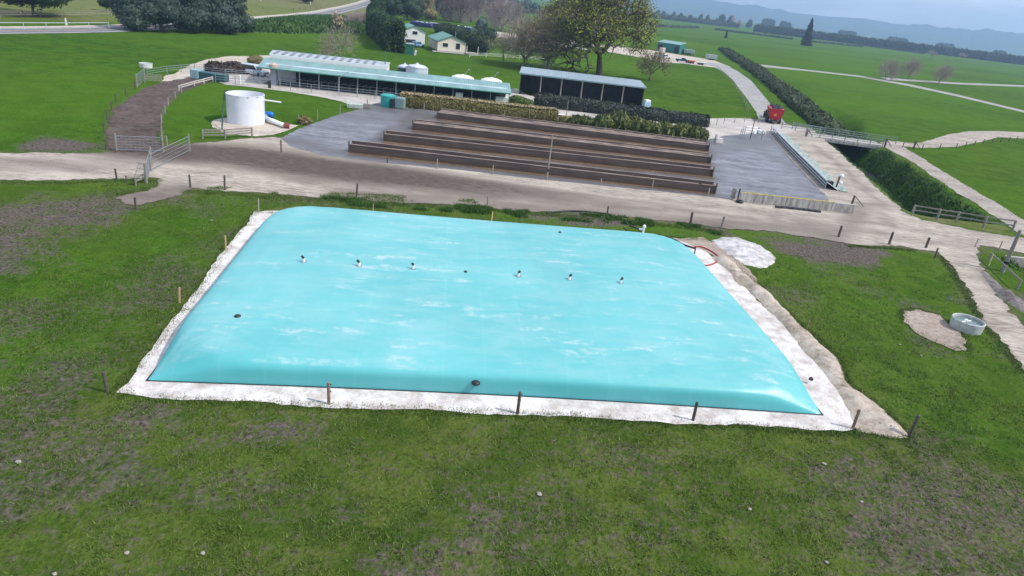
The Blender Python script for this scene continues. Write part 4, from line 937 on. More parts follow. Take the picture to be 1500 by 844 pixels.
for i in range(14):
    x = .3+(L-.6)*i/13; MB().tube([(x, .25, 0), (x, .25, 2.66)], .07, 6).build('post', STEEL, D)
MB().box((L/2+2, 6.3, 1.6), (L-5, .2, 3.2)).build('back_wall', DARKIN, D)  # back wall coloured dark for the shade inside the shed
MB().box((L/2, 3.8, .05), (L-1, 5.0, .10)).build('floor', pm('floor_shade', (.05, .05, .055), .6), D)  # dark floor colour stands in for the shade under the roof
m = MB()
for i in range(30):
    x = 4+i*(L-7)/30; m.tube([(x, 1.7, .1), (x, 1.9, 1.2), (x+.6, 2.4, 1.3)], .035, 5)
for z in (.6, 1.1): m.tube([(3, 1.8, z), (L-2, 1.8, z)], .04, 5)
m.build('milking_rails', STEEL, D)
for x0, w_ in ((L-2.4, 2.2), (L-9, 1.2)): MB().box((x0+w_/2, 1.6, .9), (w_, .8, 1.7)).build('white_panel', WHITE, D, bevel=.03)
W2 = L*.475
MB().box((W2/2+.2, 6.78, 2.05), (W2, .2, 4.1)).build('parapet', WHITE, D)
m = MB().add([(0, 6.9, 4.05), (W2+.4, 6.9, 4.05), (W2+.4, 11, 4.3), (-.4, 11, 4.3), (0, 6.9, 3.97), (W2+.4, 6.9, 3.97), (W2+.4, 11, 4.22), (-.4, 11, 4.22)], [(0, 1, 2, 3), (7, 6, 5, 4), (0, 4, 5, 1), (1, 5, 6, 2), (2, 6, 7, 3), (3, 7, 4, 0)]); m.build('back_roof', RGREY, D)
m = MB(); x = .8
while x < W2-1: m.box((x, 9.0, 4.24), (.45, 3.6, .12), rx=math.atan(.06)); x += 1.35
m.build('roof_ribs', pm('roof_rib_grey', (.17, .20, .24), .5), D)
MB().box((W2+.15, 8.9, 2.0), (.2, 4.0, 4.0)).build('end_wall', WHITE, D); MB().box((W2/2, 10.9, 2.0), (W2, .2, 4.0)).build('rear_wall', WHITE, D)
MB().tube([(W2-.3, 9, 4.2), (W2-.3, 9, 6.3)], .08, 8).build('flue', GLINE, D)
def inD(x, y): return Matrix.Translation((A.x, A.y, 0)) @ Matrix.Rotation(rz, 4, 'Z') @ Vector((x, y, 0))
for x, lb, r_ in ((L*.80, 'white domed vat behind the teal roof, the left one of two', 2.0), (L*.925, 'white domed vat behind the teal roof, nearest the dark open shed', 1.9)):
    o = thing('milk_vat', lb, 'vat', inD(x, 9.3), 0, 'white vats behind the milking shed'); MB().lathe((0, 0, 0), [(r_, 0), (r_, 3.15), (r_*.96, 3.35), (r_*.6, 3.62), (.25, 3.75), (.2, 3.8)], 28).build('shell', WHITE, o, smooth=True); MB().tube([(.2, 0, 3.7), (.9, .2, 4.7)], .04, 5).lathe((.95, .2, 4.6), [(.02, 0), (.16, .08), (.02, .2)], 8).build('vent_pipe', STEEL, o)
for px, r, lb, mt_, rr in ((593, 124, 'dark green round tank with a pale lid beyond the milking shed', pm('tank_darkgreen', (.015, .07, .065), .5), 1.3), (611, 123, 'pale grey round tank beside the dark green one beyond the milking shed', pm('tank_pale', (.50, .52, .58), .5), 1.9)):
    q = RP(px, 99, r); hh = q.z; o = thing('water_tank', lb, 'water tank', (q.x, q.y, 0), 0, 'tanks beyond the milking shed')
    MB().lathe((0, 0, 0), [(rr, 0), (rr, hh)], 28, capt=False).build('shell', mt_, o); MB().lathe((0, 0, hh), [(rr*1.02, 0), (rr*.7, .35), (rr*.15, .55), (rr*.1, .75)], 28).build('lid', pm('tank_pale', (.50, .52, .58)), o, smooth=True)
o = thing('lamp_pole', 'bent pale pole leaning over the front of the teal roof', 'pole', P(497, 139)); MB().tube([(0, 0, 0), (0, 0, 2.6), (1.3, .4, 3.6)], .06, 6).build('shaft', STEEL, o)
o = thing('feed_stand', 'narrow grey stand with a tan top at the left end of the milking shed', 'feed stand', P(402, 125)); MB().box((0, 0, 1.15), (.9, .8, 2.3)).build('leg_casing', pm('casing_grey', (.30, .31, .38), .7), o, bevel=.05)
MB().lathe((0, 0, 2.3), [(.5, 0), (.75, .5), (.7, .9), (.2, 1.2)], 12).build('hopper', pm('hopper_tan', (.42, .33, .28), .8), o)

# open fronted dark shed
A = P(760, 138); C = P(939, 159); L = (C-A).length; rz2 = math.atan2(C.y-A.y, C.x-A.x)
o = thing('open_shed', 'dark open fronted farm shed of six bays with a pale blue grey roof', 'shed', A, rz2)
m = MB().add([(-.3, -.5, 4.0), (L+.3, -.5, 4.0), (L-.1, 6.0, 4.55), (-.1, 6.0, 4.55), (-.3, -.5, 3.9), (L+.3, -.5, 3.9), (L-.1, 6.0, 4.45), (-.1, 6.0, 4.45)], [(0, 1, 2, 3), (7, 6, 5, 4), (0, 4, 5, 1), (1, 5, 6, 2), (2, 6, 7, 3), (3, 7, 4, 0)]); m.build('roof', RPALE, o)
MB().box((L/2, -.52, 3.86), (L+.6, .08, .22)).build('gutter', pm('gutter_teal', (.16, .26, .27), .5), o)
SHW = corr('dark_cladding', (.028, .030, .040), 0, .25, .7, .3)
MB().box((L/2, 5.8, 2.2), (L, .12, 4.4)).build('back_wall', SHW, o); MB().box((.05, 2.8, 2.05), (.12, 5.9, 4.1)).build('end_wall', SHW, o); MB().box((L-.05, 2.8, 2.05), (.12, 5.9, 4.1)).build('end_wall', SHW, o)
for i in range(1, 6): MB().tube([(L*i/6, -.1, 0), (L*i/6, -.1, 3.9)], .13, 8).build('post', POSTG, o)
for i in range(0, 6): MB().box((L*(i+.5)/6, 2.8, 4.05), (.15, 5.8, .3), rx=math.atan(.085)).build('rafter', POSTD, o)
o = thing('implement', 'pale blue implement parked at the right end of the dark open shed', 'implement', P(946, 160), .4)
MB().box((0, 0, .9), (1.6, 1.1, 1.1), taper=.8).build('tub', pm('paint_lightblue', (.30, .42, .52), .5), o, bevel=.08); MB().box((0, 0, 1.6), (1.0, .9, .35)).build('lid', WPL, o, bevel=.05); [MB().tube([(x, y-.12, .3), (x, y+.12, .3)], .3, 14).build('wheel', BLK, o) for x in (-.6, .6) for y in (-.6, .6)]

# ------------------------------------------------------------------ houses
def house(name, label, a, c, depth, eave, apex, wallm, roofm, wins, sidewins, base=.45, roofx=.35, cat='house'):
    A = P(*a); C = P(*c); W = (C-A).length; o = thing(name, label, cat, A, math.atan2(C.y-A.y, C.x-A.x))
    MB().prism([(0, base), (W, base), (W, eave), (W/2, apex), (0, eave)], 0, depth).build('wall', wallm, o)
    MB().box((W/2, depth/2, base/2), (W-.2, depth-.2, base)).build('foundation', GLINE, o)
    e = roofx; k = (apex-eave)/(W/2)
    r = MB()
    for s in (-1, 1):
        xe = -e if s < 0 else W+e; ze = eave-e*k
        r.add([(xe, -e, ze+.05), (W/2, -e, apex+.05), (W/2, depth+e, apex+.05), (xe, depth+e, ze+.05), (xe, -e, ze+.17), (W/2, -e, apex+.17), (W/2, depth+e, apex+.17), (xe, depth+e, ze+.17)],
              [(0, 1, 2, 3), (4, 5, 6, 7), (0, 1, 5, 4), (2, 3, 7, 6), (3, 0, 4, 7)])
    r.build('roof', roofm, o)
    for x, z, w, h in wins:
        f = MB().box((x, -.03, z), (w+.2, .08, h+.2)).build('window', WHITE, o); MB().box((x, -.06, z), (w, .06, h)).build('pane', GLASS, f)
    for y, z, w, h in sidewins:
        f = MB().box((-.03, y, z), (.08, w+.2, h+.2)).build('window', WHITE, o); MB().box((-.06, y, z), (.06, w, h)).build('pane', GLASS, f)
    return o, W
o, W = house('farm_house', 'cream gabled house with a green roof and a low deck on the paddock edge', (640.5, 76.5), (681.5, 80), 13, 3.0, 4.6, CREAM, RGRN, [(2.2, 2.1, 1.5, 1.0), (5.8, 2.0, 1.2, 1.6)], [(3, 2.0, .9, 1.2), (6, 2.1, .7, 1.0), (9, 1.7, .9, 2.0)])
MB().tube([(W*.72, 4, 3.7), (W*.72, 4, 5.6)], .1, 8).build('flue', STEEL, o); MB().box((W+1.9, 2.0, .35), (3.6, 4.5, .2)).box((W+1.9, -.6, .2), (3.6, 1.0, .15)).build('deck', OLDTIM, o)
MB().box((W/2-1, -.8, .25), (W+1, 1.3, .16)).build('veranda_step', pm('pale_block', (.5, .47, .45)), o)
for x in (W+.3, W+3.6): MB().box((x, -.2, 1.3), (.14, .14, 2.2)).build('deck_post', WHITE, o)
o, W = house('garage', 'white gabled garage with a green roof behind the clipped tall hedge', (590, 62.5), (622, 65.3), 10, 3.6, 5.0, WHITE, RGRN, [(3.6, 3.1, 1.5, .9)], [], base=.1)
o = thing('garden_hut', 'small dark green hut with a pale lid at the foot of the tall clipped hedge', 'hut', P(600, 80), .1); MB().box((0, 0, 1.3), (1.9, 1.7, 2.6)).build('wall', pm('hut_green', (.02, .12, .09), .7), o); MB().box((0, 0, 2.68), (2.1, 1.9, .16)).build('roof', pm('hut_lid', (.40, .45, .45), .6), o); MB().box((1.5, -.1, .6), (.5, .3, 1.3), ry=.2).build('board', WHITE, o)
o = thing('green_barn', 'long dark green barn beyond the gravel yard on the right', 'barn', P(962, 74), math.atan2((P(994, 79)-P(962, 74)).y, (P(994, 79)-P(962, 74)).x)); Lb = (P(994, 79)-P(962, 74)).length
MB().box((Lb/2, 3, 1.9), (Lb, 6, 3.8)).build('wall', corr('barn_green', (.02, .15, .12), 0, .6, .7), o); m = MB().add([(-.3, -.3, 3.8), (Lb+.3, -.3, 3.8), (Lb+.3, 6.3, 4.8), (-.3, 6.3, 4.8)], [(0, 1, 2, 3)]); m.build('roof', RTEAL, o); [MB().box((Lb*(i+.5)/4, -.05, 1.5), (2.2, .1, 2.6)).build('door', DARKIN, o) for i in (0, 3)]

# ------------------------------------------------------------------ vehicles
RUB = pm('rubber', (.02, .02, .021), .8, .2)
def car(label, loc, rz, col, name='parked_car', L=4.4, W=1.75, Hc=1.55, ute=False, cat='car', group=None):
    o = thing(name, label, cat, loc, rz, group); pc = pm('paint_'+name+'%d' % (int(col[0]*97)+int(col[2]*31)), col, .25, .04, spec=.6)
    prof = [(-L/2, .35), (L/2, .35), (L/2, .75), (L/2-.9, .95), (-L/2, .95)] if not ute else [(-L/2, .4), (L/2, .4), (L/2, .85), (L/2-1.1, 1.05), (-L/2, 1.05)]
    m = MB().prism(prof, -W/2, W/2); m.build('body', pc, o, bevel=.08)
    z0 = prof[-1][1]; back = -L/2+.1 if not ute else -.5
    m = MB().prism([(back, z0), (L/2-1.15, z0), (L/2-1.75, Hc), (back+.35, Hc)], -W/2+.1, W/2-.1); m.build('cabin', pc, o, bevel=.05)
    g_ = MB().prism([(back+.12, z0+.06), (L/2-1.3, z0+.06), (L/2-1.8, Hc-.09), (back+.42, Hc-.09)], -W/2+.07, W/2-.07); g_.build('window', GLASS, o)
    w_ = MB().prism([(back-.02, z0+.08), (L/2-1.10, z0+.08), (L/2-1.74, Hc-.06), (back+.33, Hc-.06)], -W/2+.22, W/2-.22); w_.build('windscreen', GLASS, o)
    for x in (-L/2+.85, L/2-.85):
        for y in (-W/2+.08, W/2-.08):
            MB().tube([(x, y-.11, .34), (x, y+.11, .34)], .34, 16).build('wheel', RUB, o)
    for y in (-W/2+.3, W/2-.3): MB().box((L/2+.0, y, .68), (.06, .35, .16)).build('headlight', WPL, o)
    return o
car('silver car parked left of the milking shed behind the rails', P(372, 110), -.15, (.45, .50, .54), L=4.6, Hc=1.75, W=1.85)
car('light blue car parked between the cream house and the tall hedge', P(612, 69), 1.2, (.18, .38, .62))
car('dark car parked beside the hedge end near the white garage', P(604, 66), 1.0, (.04, .05, .08))
car('dark blue pickup in the gravel yard beyond the big tree', P(999, 91), -.2, (.03, .06, .12), name='pickup', ute=True, L=5.2, cat='pickup')
car('white van at the back drive seen under the big tree, left one', P(846, 72), .2, (.6, .6, .62), L=4.8, Hc=2.0, name='parked_van', cat='van')
car('white van at the back drive seen under the big tree, nearer the trunk', P(858, 75), .5, (.65, .65, .66), L=4.8, Hc=2.0, name='parked_van', cat='van')
car('grey car on the back drive between the bare trees', P(787, 64), .1, (.35, .35, .42))
car('pale car on the back drive behind the leftmost bare tree', P(768, 61), -.3, (.5, .5, .52))
car('small white car far down the yard by the barn end', P(974, 86), .4, (.55, .55, .56))
def trailer(label, loc, rz, col, L=4, W=2, h=1.2, cat='trailer'):
    o = thing('trailer', label, cat, loc, rz); MB().box((0, 0, .6+h/2), (L, W, h), taper=1.05).build('tub', pm('tub_%d' % int(col[0]*100+col[2]*10), col, .6), o, bevel=.05)
    [MB().tube([(x, y-.12, .38), (x, y+.12, .38)], .38, 14).build('wheel', RUB, o) for x in (-.6, .5) for y in (-W/2, W/2)]; MB().tube([(L/2, 0, .5), (L/2+1.2, 0, .45)], .06, 6).build('drawbar', STEEL, o)
trailer('small red implement beside the lane right of the dark pickup', P(1012, 93), .3, (.35, .07, .04), 2.5, 1.5, .5)
trailer('pale flat trailer beside the lane at the yard entrance', P(1026, 95), .1, (.45, .47, .47), 3.6, 1.8, .3)
trailer('grey box trailer on the grass right of the barn', P(1041, 88), .1, (.28, .33, .34), 4.5, 2.2, 1.6)
trailer('grey green machine on the grass just right of the green barn', P(1008, 80), .1, (.22, .30, .28), 5, 2.4, 1.6)
trailer('tall pale machine standing in front of the barn door', P(969, 80), .9, (.45, .38, .36), 2.2, 1.6, 2.2)
# feed wagon
A = P(1133, 182); D2 = P(1113, 150)-A; rz = math.atan2(D2.y, D2.x)
o = thing('feed_wagon', 'bright red feed wagon loaded with dark silage driving away along the lane', 'feed wagon', A, rz)
RED = pm('wagon_red', (.42, .012, .022), .4, .12, 1.5)
def frust(x0, x1, w0, w1, z0, z1): return [(x0, -w0/2, z0), (x1, -w0/2, z0), (x1, w0/2, z0), (x0, w0/2, z0), (x0, -w1/2, z1), (x1, -w1/2, z1), (x1, w1/2, z1), (x0, w1/2, z1)]
BXF = [(3, 2, 1, 0), (4, 5, 6, 7), (0, 1, 5, 4), (1, 2, 6, 5), (2, 3, 7, 6), (3, 0, 4, 7)]
MB().add(frust(0, 5.5, 1.9, 2.75, .85, 2.85), BXF).build('body', RED, o, bevel=.05)
MB().box((2.75, 0, .7), (6, 1.2, .3)).build('chassis', BLK, o)
m = MB(); 
for i in range(30): m.lathe((R.uniform(.3, 5.2), R.uniform(-1.1, 1.1), 2.7), [(R.uniform(.3, .55), 0), (.3, .35), (.05, R.uniform(.4, .65))], 7)
m.build('load', pm('silage', (.045, .045, .055), .95, .4, 3), o)
m = MB()
for z in (1.25, 2.75): m.box((-.03, 0, z), (.06, 1.95+(z-.85)*.42, .12))
for y in (-1.0, 1.0): m.box((-.03, y*1.15, 1.8), (.06, .1, 1.9), rx=-y*.2)
m.build('tailgate_frame', pm('wagon_dark_red', (.22, .01, .015), .5), o)
MB().box((-.07, .1, 1.75), (.04, .5, .4)).build('warning_panel', pm('orange_panel', (.75, .22, .03), .6), o)
for x in (1.6, 3.2):
    for y in (-1.15, 1.15): w_ = MB().tube([(x, y-.22, .55), (x, y+.22, .55)], .55, 20).build('wheel', RUB, o); MB().tube([(x, y-.24, .55), (x, y+.24, .55)], .25, 12).build('rim', STEEL, w_)
for y in (-.55, .45): MB().box((-.06, y, .72), (.06, .28, .34)).build('tail_light', WPL, o)
MB().box((-.05, 1.5, 1.6), (.5, .14, 1.8)).build('side_elevator', BLK, o)
T2 = Matrix.Translation(A) @ Matrix.Rotation(rz, 4, 'Z') @ Vector((8.6, 0, 0))
o = thing('tractor', 'dark tractor hidden in front of the red feed wagon', 'tractor', (T2.x, T2.y, 0), rz)
MB().box((.6, 0, 1.25), (2.6, .9, .9)).build('bonnet', pm('tractor_green', (.03, .10, .05), .4), o, bevel=.1); MB().box((-1.0, 0, 1.9), (1.5, 1.5, 1.5), taper=.85).build('cab', GLASS, o, bevel=.05); MB().box((-1, 0, 2.7), (1.5, 1.5, .12)).build('cab_roof', BLK, o)
for x, r_ in ((-1.1, .85), (1.5, .55)):
    for y in (-.95, .95): MB().tube([(x, y-.22, r_), (x, y+.22, r_)], r_, 20).build('wheel', RUB, o)

# ------------------------------------------------------------------ bridge, ditch water and added shade
A = P(1203, 203); C = P(1284, 214); L = (C-A).length; rzb = math.atan2(C.y-A.y, C.x-A.x)
o = thing('farm_bridge', 'flat concrete farm bridge crossing the grassy ditch', 'bridge', (A.x, A.y, 0), rzb)
MB().box((L/2, 2.6, -.22), (L+3, 5.6, .5)).build('deck', SCON, o, bevel=.03); MB().box((L/2, .0, .10), (L+2, .2, .22)).build('kerb', SCON, o)
MB().box((L/2, 5.3, -2.4), (L+4, .3, 4.4)).build('rear_wall', DARKIN, o); MB().box((.4, 2.6, -2.4), (.6, 5, 4.0)).build('abutment', SCON, o); MB().box((L-.4, 2.6, -2.4), (.6, 5, 4.0)).build('abutment', SCON, o)  # dark wall closing the far side is added to paint the under-deck shade
RAILG = pm('rail_green_grey', (.16, .20, .20), .7, .2)
def bp(x, y): return Matrix.Translation((A.x, A.y, 0)) @ Matrix.Rotation(rzb, 4, 'Z') @ Vector((x, y, .02))
railfence('bridge_railing', 'grey timber railing along the near side of the farm bridge', [bp(-2.5, .1), bp(L+1, .1)], 1.25, 2.0, 3, RAILG, pr=.07, r=.05, cat='railing')
railfence('bridge_railing', 'grey timber railing along the far side of the farm bridge', [bp(-6.0, 5.1), bp(L+5, 5.3)], 1.35, 2.4, 3, RAILG, pr=.07, r=.05, cat='railing')
ps = [(bp(-2.7, .2), 'stout pale gate post at the left end of the bridge railing'), (bp(L+1.3, -.1), 'stout dark post at the right end of the near bridge railing'), (bp(L+7, 2.2), 'dark post at the fork of the side track past the bridge')]
for q, lb in ps:
    o = thing('gate_post', lb, 'post', q, 0, 'strainer posts at the farm bridge'); MB().tube([(0, 0, -.3), (0, 0, 1.5)], .16, 9).build('shaft', OLDTIM if 'pale' in lb else POSTD, o); MB().tube([(.1, 0, 1.2), (1.3, .2, .1)], .06, 6).build('stay', POSTD, o)
wm, nt, b = nmat('ditch_water_and_shade'); b.inputs['Base Color'].default_value = (.006, .009, .007, 1); b.inputs['Roughness'].default_value = .5; b.inputs['Specular IOR Level'].default_value = .12
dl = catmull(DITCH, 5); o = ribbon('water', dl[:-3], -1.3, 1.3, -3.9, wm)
ribbon('water', [(57.2, 131.5), (56.8, 124), (55.8, 117), (54.6, 110)], -3.0, 3.0, -3.3, wm)  # wide dark sheet added here as painted shade of the ditch by the bridge
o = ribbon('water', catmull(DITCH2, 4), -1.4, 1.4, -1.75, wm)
o = thing('culvert', 'dark concrete culvert mouth under the lane at the right edge', 'culvert', (48.8, 63.0, 0), .05)
MB().box((0, 0, -.7), (5.2, .35, 1.7)).build('headwall', SCON, o); MB().tube([(0, -.2, -1.15), (0, 1.6, -1.15)], .62, 20).build('pipe', DARKIN, o)

# ditch vegetation: long grass on the banks
def scat(pl, n, wd, ybias=0):
    seg = densify(pl, .8); seg = np.array(seg); i = NR.integers(0, len(seg)-1, n); d = seg[i+1]-seg[i]; nrm = np.stack([-d[:, 1], d[:, 0]], 1); nrm /= np.linalg.norm(nrm, axis=1)[:, None]
    k = NR.uniform(-1, 1, n)*wd+ybias; return seg[i]+d*NR.random((n, 1))+nrm*k[:, None], k
def tufts(name, XY, hh, wd, mt, blades=4, kind='stuff', zf=terr, spread=.12, leaf_tilt=.45):
    n = len(XY); XY = np.repeat(XY, blades, 0)+NR.normal(size=(n*blades, 2))*spread; N = len(XY); z = zf(XY[:, 0], XY[:, 1]) if zf else np.zeros(N)
    a = NR.uniform(0, 2*PI, N); h = hh*NR.uniform(.5, 1.35, N); tx = NR.normal(size=(N, 2))*leaf_tilt*h[:, None]
    dx = np.stack([np.cos(a), np.sin(a)], 1)*wd*NR.uniform(.6, 1.4, (N, 1))
    B = np.column_stack([XY, z-.03]); V = np.stack([B+np.column_stack([-dx, np.zeros(N)]), B+np.column_stack([dx, np.zeros(N)]), B+np.column_stack([tx, h])], 1).reshape(-1, 3)
    o = mk(name, npmesh(name, V, np.arange(3*N).reshape(-1, 3)), mt)
    if kind: o['kind'] = kind
    return o
xy, k = scat(DITCH, 12000, 4.7); ok = (xy[:, 1] < 121) | (xy[:, 1] > 133); okk = ok & ((np.abs(k) > .5) | (xy[:, 1] < 112)); hs = k; hs = k[okk]; xy = xy[okk]; sel = (xy[:, 1] > 77) & ((xy[:, 1] < 134)); xy = xy[sel]
tufts('long_grass', xy, .36, .07, L_BANK, 6, spread=.22, leaf_tilt=.7)
xy, k = scat(DITCH2, 1500, 3.6); tufts('long_grass', xy[np.abs(k) > 1.2], .35, .06, L_BANK, 4)
# shrubs in the ditch
els = []
p3 = densify(catmull(DITCH3, 4), 3.2)
for i, (x, y) in enumerate(p3):
    if y < 133.5 or y > 420: continue
    for kx in (-1.1, 1.1): els.append((x+kx+R.gauss(0, .5), y+R.gauss(0, .5), .2, 1.4+R.random(), 1.9+R.random(), 1.0+R.random()*.9))
o = bushmass('ditch_scrub', '', '', (0, 0, 0), els, 40000, .42, L_REED, up=1.0, asp=2.0)
o['kind'] = 'stuff'

# ------------------------------------------------------------------ hedges and bushes
def back(a, c, w):
    a = P(*a); c = P(*c); d = (c-a).normalized(); n = Vector((-d.y, d.x, 0)); return a+n*w/2, c+n*w/2
a, c = back((587, 157), (814, 181), 2.2); hedge('dry_hedge', 'long clipped straw coloured hedge between feed pad and milking shed', a, c, 1.85, 2.2, L_DRY, 17000, .22, topm=L_DRYT, lump=.10)
a, c = back((822, 183), (1036, 203), 1.8); hedge('dry_hedge', 'low thin straw coloured hedge behind the flax bushes', a, c, 1.1, 1.8, L_DRY, 7000, .2, topm=L_DRYT, lump=.14)
a, c = back((784, 156), (1036, 187), 2.8); hedge('shade_hedge', 'long dark clipped hedge standing in front of the open shed', a, c, 1.9, 2.8, L_SHADE, 14000, .28, lump=.2, h1=1.5)
for i, (px, py, w, h, lb) in enumerate([(850, 186, 1.3, 1.6, 'first small flax bush at the left end of the row, alone'), (883, 190, 1.7, 2.1, 'flax bush left of the tallest one'), (905, 191, 2.1, 2.9, 'tallest dark green flax bush in the row'), (932, 193, 1.9, 2.1, 'flax bush just right of the tallest one'),
                                (951, 197, 1.7, 1.9, 'flax bush fourth from the right end'), (972, 198, 1.8, 1.9, 'flax bush third from the right end'), (994, 200, 1.8, 2.0, 'yellowish flax bush second from the right end'), (1018, 204, 1.8, 1.8, 'flax bush at the right end of the row')]):
    els = [(R.gauss(0, .4), R.gauss(0, .4), h*.42, w*R.uniform(.7, .9), w*R.uniform(.6, .9), h*.55) for _ in range(3)]+[(w*.5, .2, h*.3, w*.6, w*.5, h*.4), (-w*.5, .1, h*.3, w*.6, w*.5, h*.4)]
    bushmass('flax_bush', lb, 'bush', P(px, py), els, 1500, .42, L_FLAX, group='flax bushes along the back of the feed pad', up=1.2, asp=2.2, trunk=None, part='leaves')
bushmass('shrub', 'small bright green shrub between the teal roof end and the dark shed', 'bush', P(757, 153), [(0, 0, .6, 1.6, 1.1, .9), (1.6, 0, .5, 1.3, 1, .7)], 1200, .3, leafm('leaf_lime', (.07, .12, .02), (.14, .20, .04)))
a, c = P(579, 77), P(547, 50); hedge('tall_hedge', 'tall clipped dark green hedge left of the white garage', a, c, 7.2, 4.6, L_HEDGE, 15000, .5, seg=2, lump=.10)
bushmass('shrub', 'dark brown brush heap at the left by the parked silver car', 'brush heap', P(318, 106), [(0, 0, .6, 2.0, 1.2, 1.1), (1.8, .3, .5, 1.4, 1, .8)], 1500, .32, leafm('brush', (.03, .022, .020), (.11, .085, .07)), asp=2.5)
bushmass('shrub', 'brown brush heap just behind the holding pen rails', 'brush heap', P(344, 107), [(0, 0, .6, 2.2, 1.2, 1.2), (-1.8, .3, .5, 1.4, 1, .9)], 1500, .32, leafm('brush', (.03, .022, .020), (.11, .085, .07)), asp=2.5)
bushmass('shrub', 'small brown shrub behind the left end of the teal roof', 'bush', P(375, 93), [(0, 0, .5, 1.6, 1.2, 1.0)], 600, .3, L_BRN)
o = thing('feed_bin', 'long dark teal bin at the top of the dirt race', 'bin', P(291, 115), -.1); MB().box((2.0, 0, .6), (5.5, 1.4, 1.1)).build('tub', pm('bin_teal', (.03, .09, .10), .6), o, bevel=.05); MB().box((-.2, -.1, .72), (1.3, 1.6, 1.3)).build('end_panel', pm('bin_pale', (.25, .38, .40), .6), o)
bushmass('shrub', 'ragged green shrub in the verge by the scrubby post behind the white pipe', 'bush', P(446, 181), [(0, 0, .3, .9, .7, .6)], 300, .25, L_BRN, asp=2)

# ------------------------------------------------------------------ trees
tree('big_tree', 'huge spreading tree in fresh yellow green leaf behind the dark open shed', 'tree', P(877, 112), 22.5, 30, BARKD, L_SPR, 27000, .36, 5, 5, .56, .16, .034, nk=4, trunk=.045, twigs=4500, twigm=TWIGD, upk=.35, first=.5)
tree('broad_tree', 'bronze leafed tree with forked trunk left of the huge green tree', 'tree', P(802, 104), 14.5, 18, BARKG, L_BRN, 5200, .34, 12, 4, .55, .13, .055, twigs=5000, twigm=TWIG, first=.3)
tree('bare_tree', 'bare grey mauve tree behind the left corner of the dark open shed', 'tree', P(766, 99), 12.5, 15, BARKG, L_BRN, 700, .32, 23, 4, .55, .14, .055, twigs=7500, twigm=TWIG, low=.5, first=.3)
tree('small_tree', 'small short trunked tree just right of the huge green tree', 'tree', P(951, 118), 7.6, 9, BARK, L_BRN, 1100, .32, 31, 4, .55, .22, .06, twigs=1500, twigm=TWIG, first=.4)
tree('bare_tree', 'pale wispy young tree right of the cream house deck', 'tree', P(737, 92), 7, 8, BARKG, L_SPR, 450, .3, 33, 4, .5, .25, .06, twigs=1600, twigm=TWIG)
tree('bare_tree', 'faint bare tree standing behind the middle of the milking shed', 'tree', P(499, 88), 7.5, 10, BARKG, None, 0, .3, 35, 4, .55, .22, .06, twigs=2600, twigm=TWIG, trunk=.025, low=.6, first=.4)
tree('bare_tree', 'tall bare mauve tree behind the bare tree left of the dark shed', 'tree', P(735, 45), 17, 20, BARKG, None, 0, .4, 41, 4, .5, .22, .06, twigs=8000, twigm=TWIGP, first=.25, low=.8)
for px, py, h, w, sd, lb in ((1296, 117, 9.5, 10.5, 51, 'leftmost of the three bare trees beside the far lane'), (1330, 116, 10.5, 11, 52, 'middle one of the three bare trees beside the far lane'), (1375, 122, 9.5, 10, 53, 'rightmost of the three bare trees beside the far lane')):
    tree('bare_tree', lb, 'tree', P(px, py), h, w, BARKG, None, 0, .35, sd, 4, .46, .2, .07, twigs=5200, first=.25, low=.7, twigm=TWIG, group='bare trees beside the far lane', trunk=.022)
for px, py, h, lb in ((1362, 88, 9, 'tiny bare tree far out in front of the shelter belt, left one'), (1407, 90, 9, 'tiny bare tree far out in front of the shelter belt, right one')):
    tree('bare_tree', lb, 'tree', P(px, py), h, h*1.2, BARKG, None, 0, 1.0, 57, 3, .5, .2, .05, twigs=1500, twigm=TWIGP, group='far bare trees')
def conifer(name, label, loc, h, w, n, leaf, lm, seed=1, group=None, cat='conifer'):
    r = random.Random(seed); t = thing(name, label, cat, loc, 0, group)
    MB().tube([(0, 0, -.3), (0, 0, h*.5), (0, 0, h*.97)], [h*.022, h*.014, .03], 7, cap=False).build('trunk', BARK, t)
    z = NR.random(n)**.8; nb = 26; k = NR.integers(0, nb, n); br = k/nb; z = np.clip(br+NR.normal(size=n)*.02, .02, 1); rad = w*.5*(1-br)**.85*(.45+.95*((k*37 % 11)/11.)); a = (k*2.4)+NR.choice(5, n)*2*PI/5+NR.normal(size=n)*.25; q = NR.random(n)**.55
    C = np.stack([np.cos(a)*rad*q, np.sin(a)*rad*q, z*h-q*rad*.25+h*.03], 1); C[:, 2] = np.maximum(C[:, 2], .1)
    foliage('crown', C, leaf, lm, t, flat=.6, asp=1.5); return t
conifer('lone_fir', 'lone tall dark fir standing in the middle of the far pasture', P(1180, 67), 24, 11, 3600, 1.3, L_DARK, 4)
conifer('small_fir', 'small dark fir in the far pasture left of the tall lone fir', P(1063, 56), 6.5, 3.2, 600, .7, L_DARK, 6)
def dense(name, label, loc, h, w, n, leaf, lm, group=None, seed=1, cat='tree', squat=False, lift=.0):
    r = random.Random(seed); els = []
    for i in range(11):
        zz_ = r.uniform(.2, .85); rad = w*.5*(1.05-.65*zz_) if not squat else w*.5*(1-abs(zz_-.5))
        a = r.uniform(0, 6.3); els.append((math.cos(a)*rad*.55, math.sin(a)*rad*.55, h*(zz_*.85+lift), rad*.62, rad*.62, h*.17))
    els.append((0, 0, h*(.5+lift*.5), w*.32, w*.32, h*.46))
    return bushmass(name, label, cat, loc, els, n, leaf, lm, group=group, part='crown', asp=1.4, trunk=[(0, 0, h*.025, h*.5)])
cg = 'big blue green trees of the clump beside the country road'
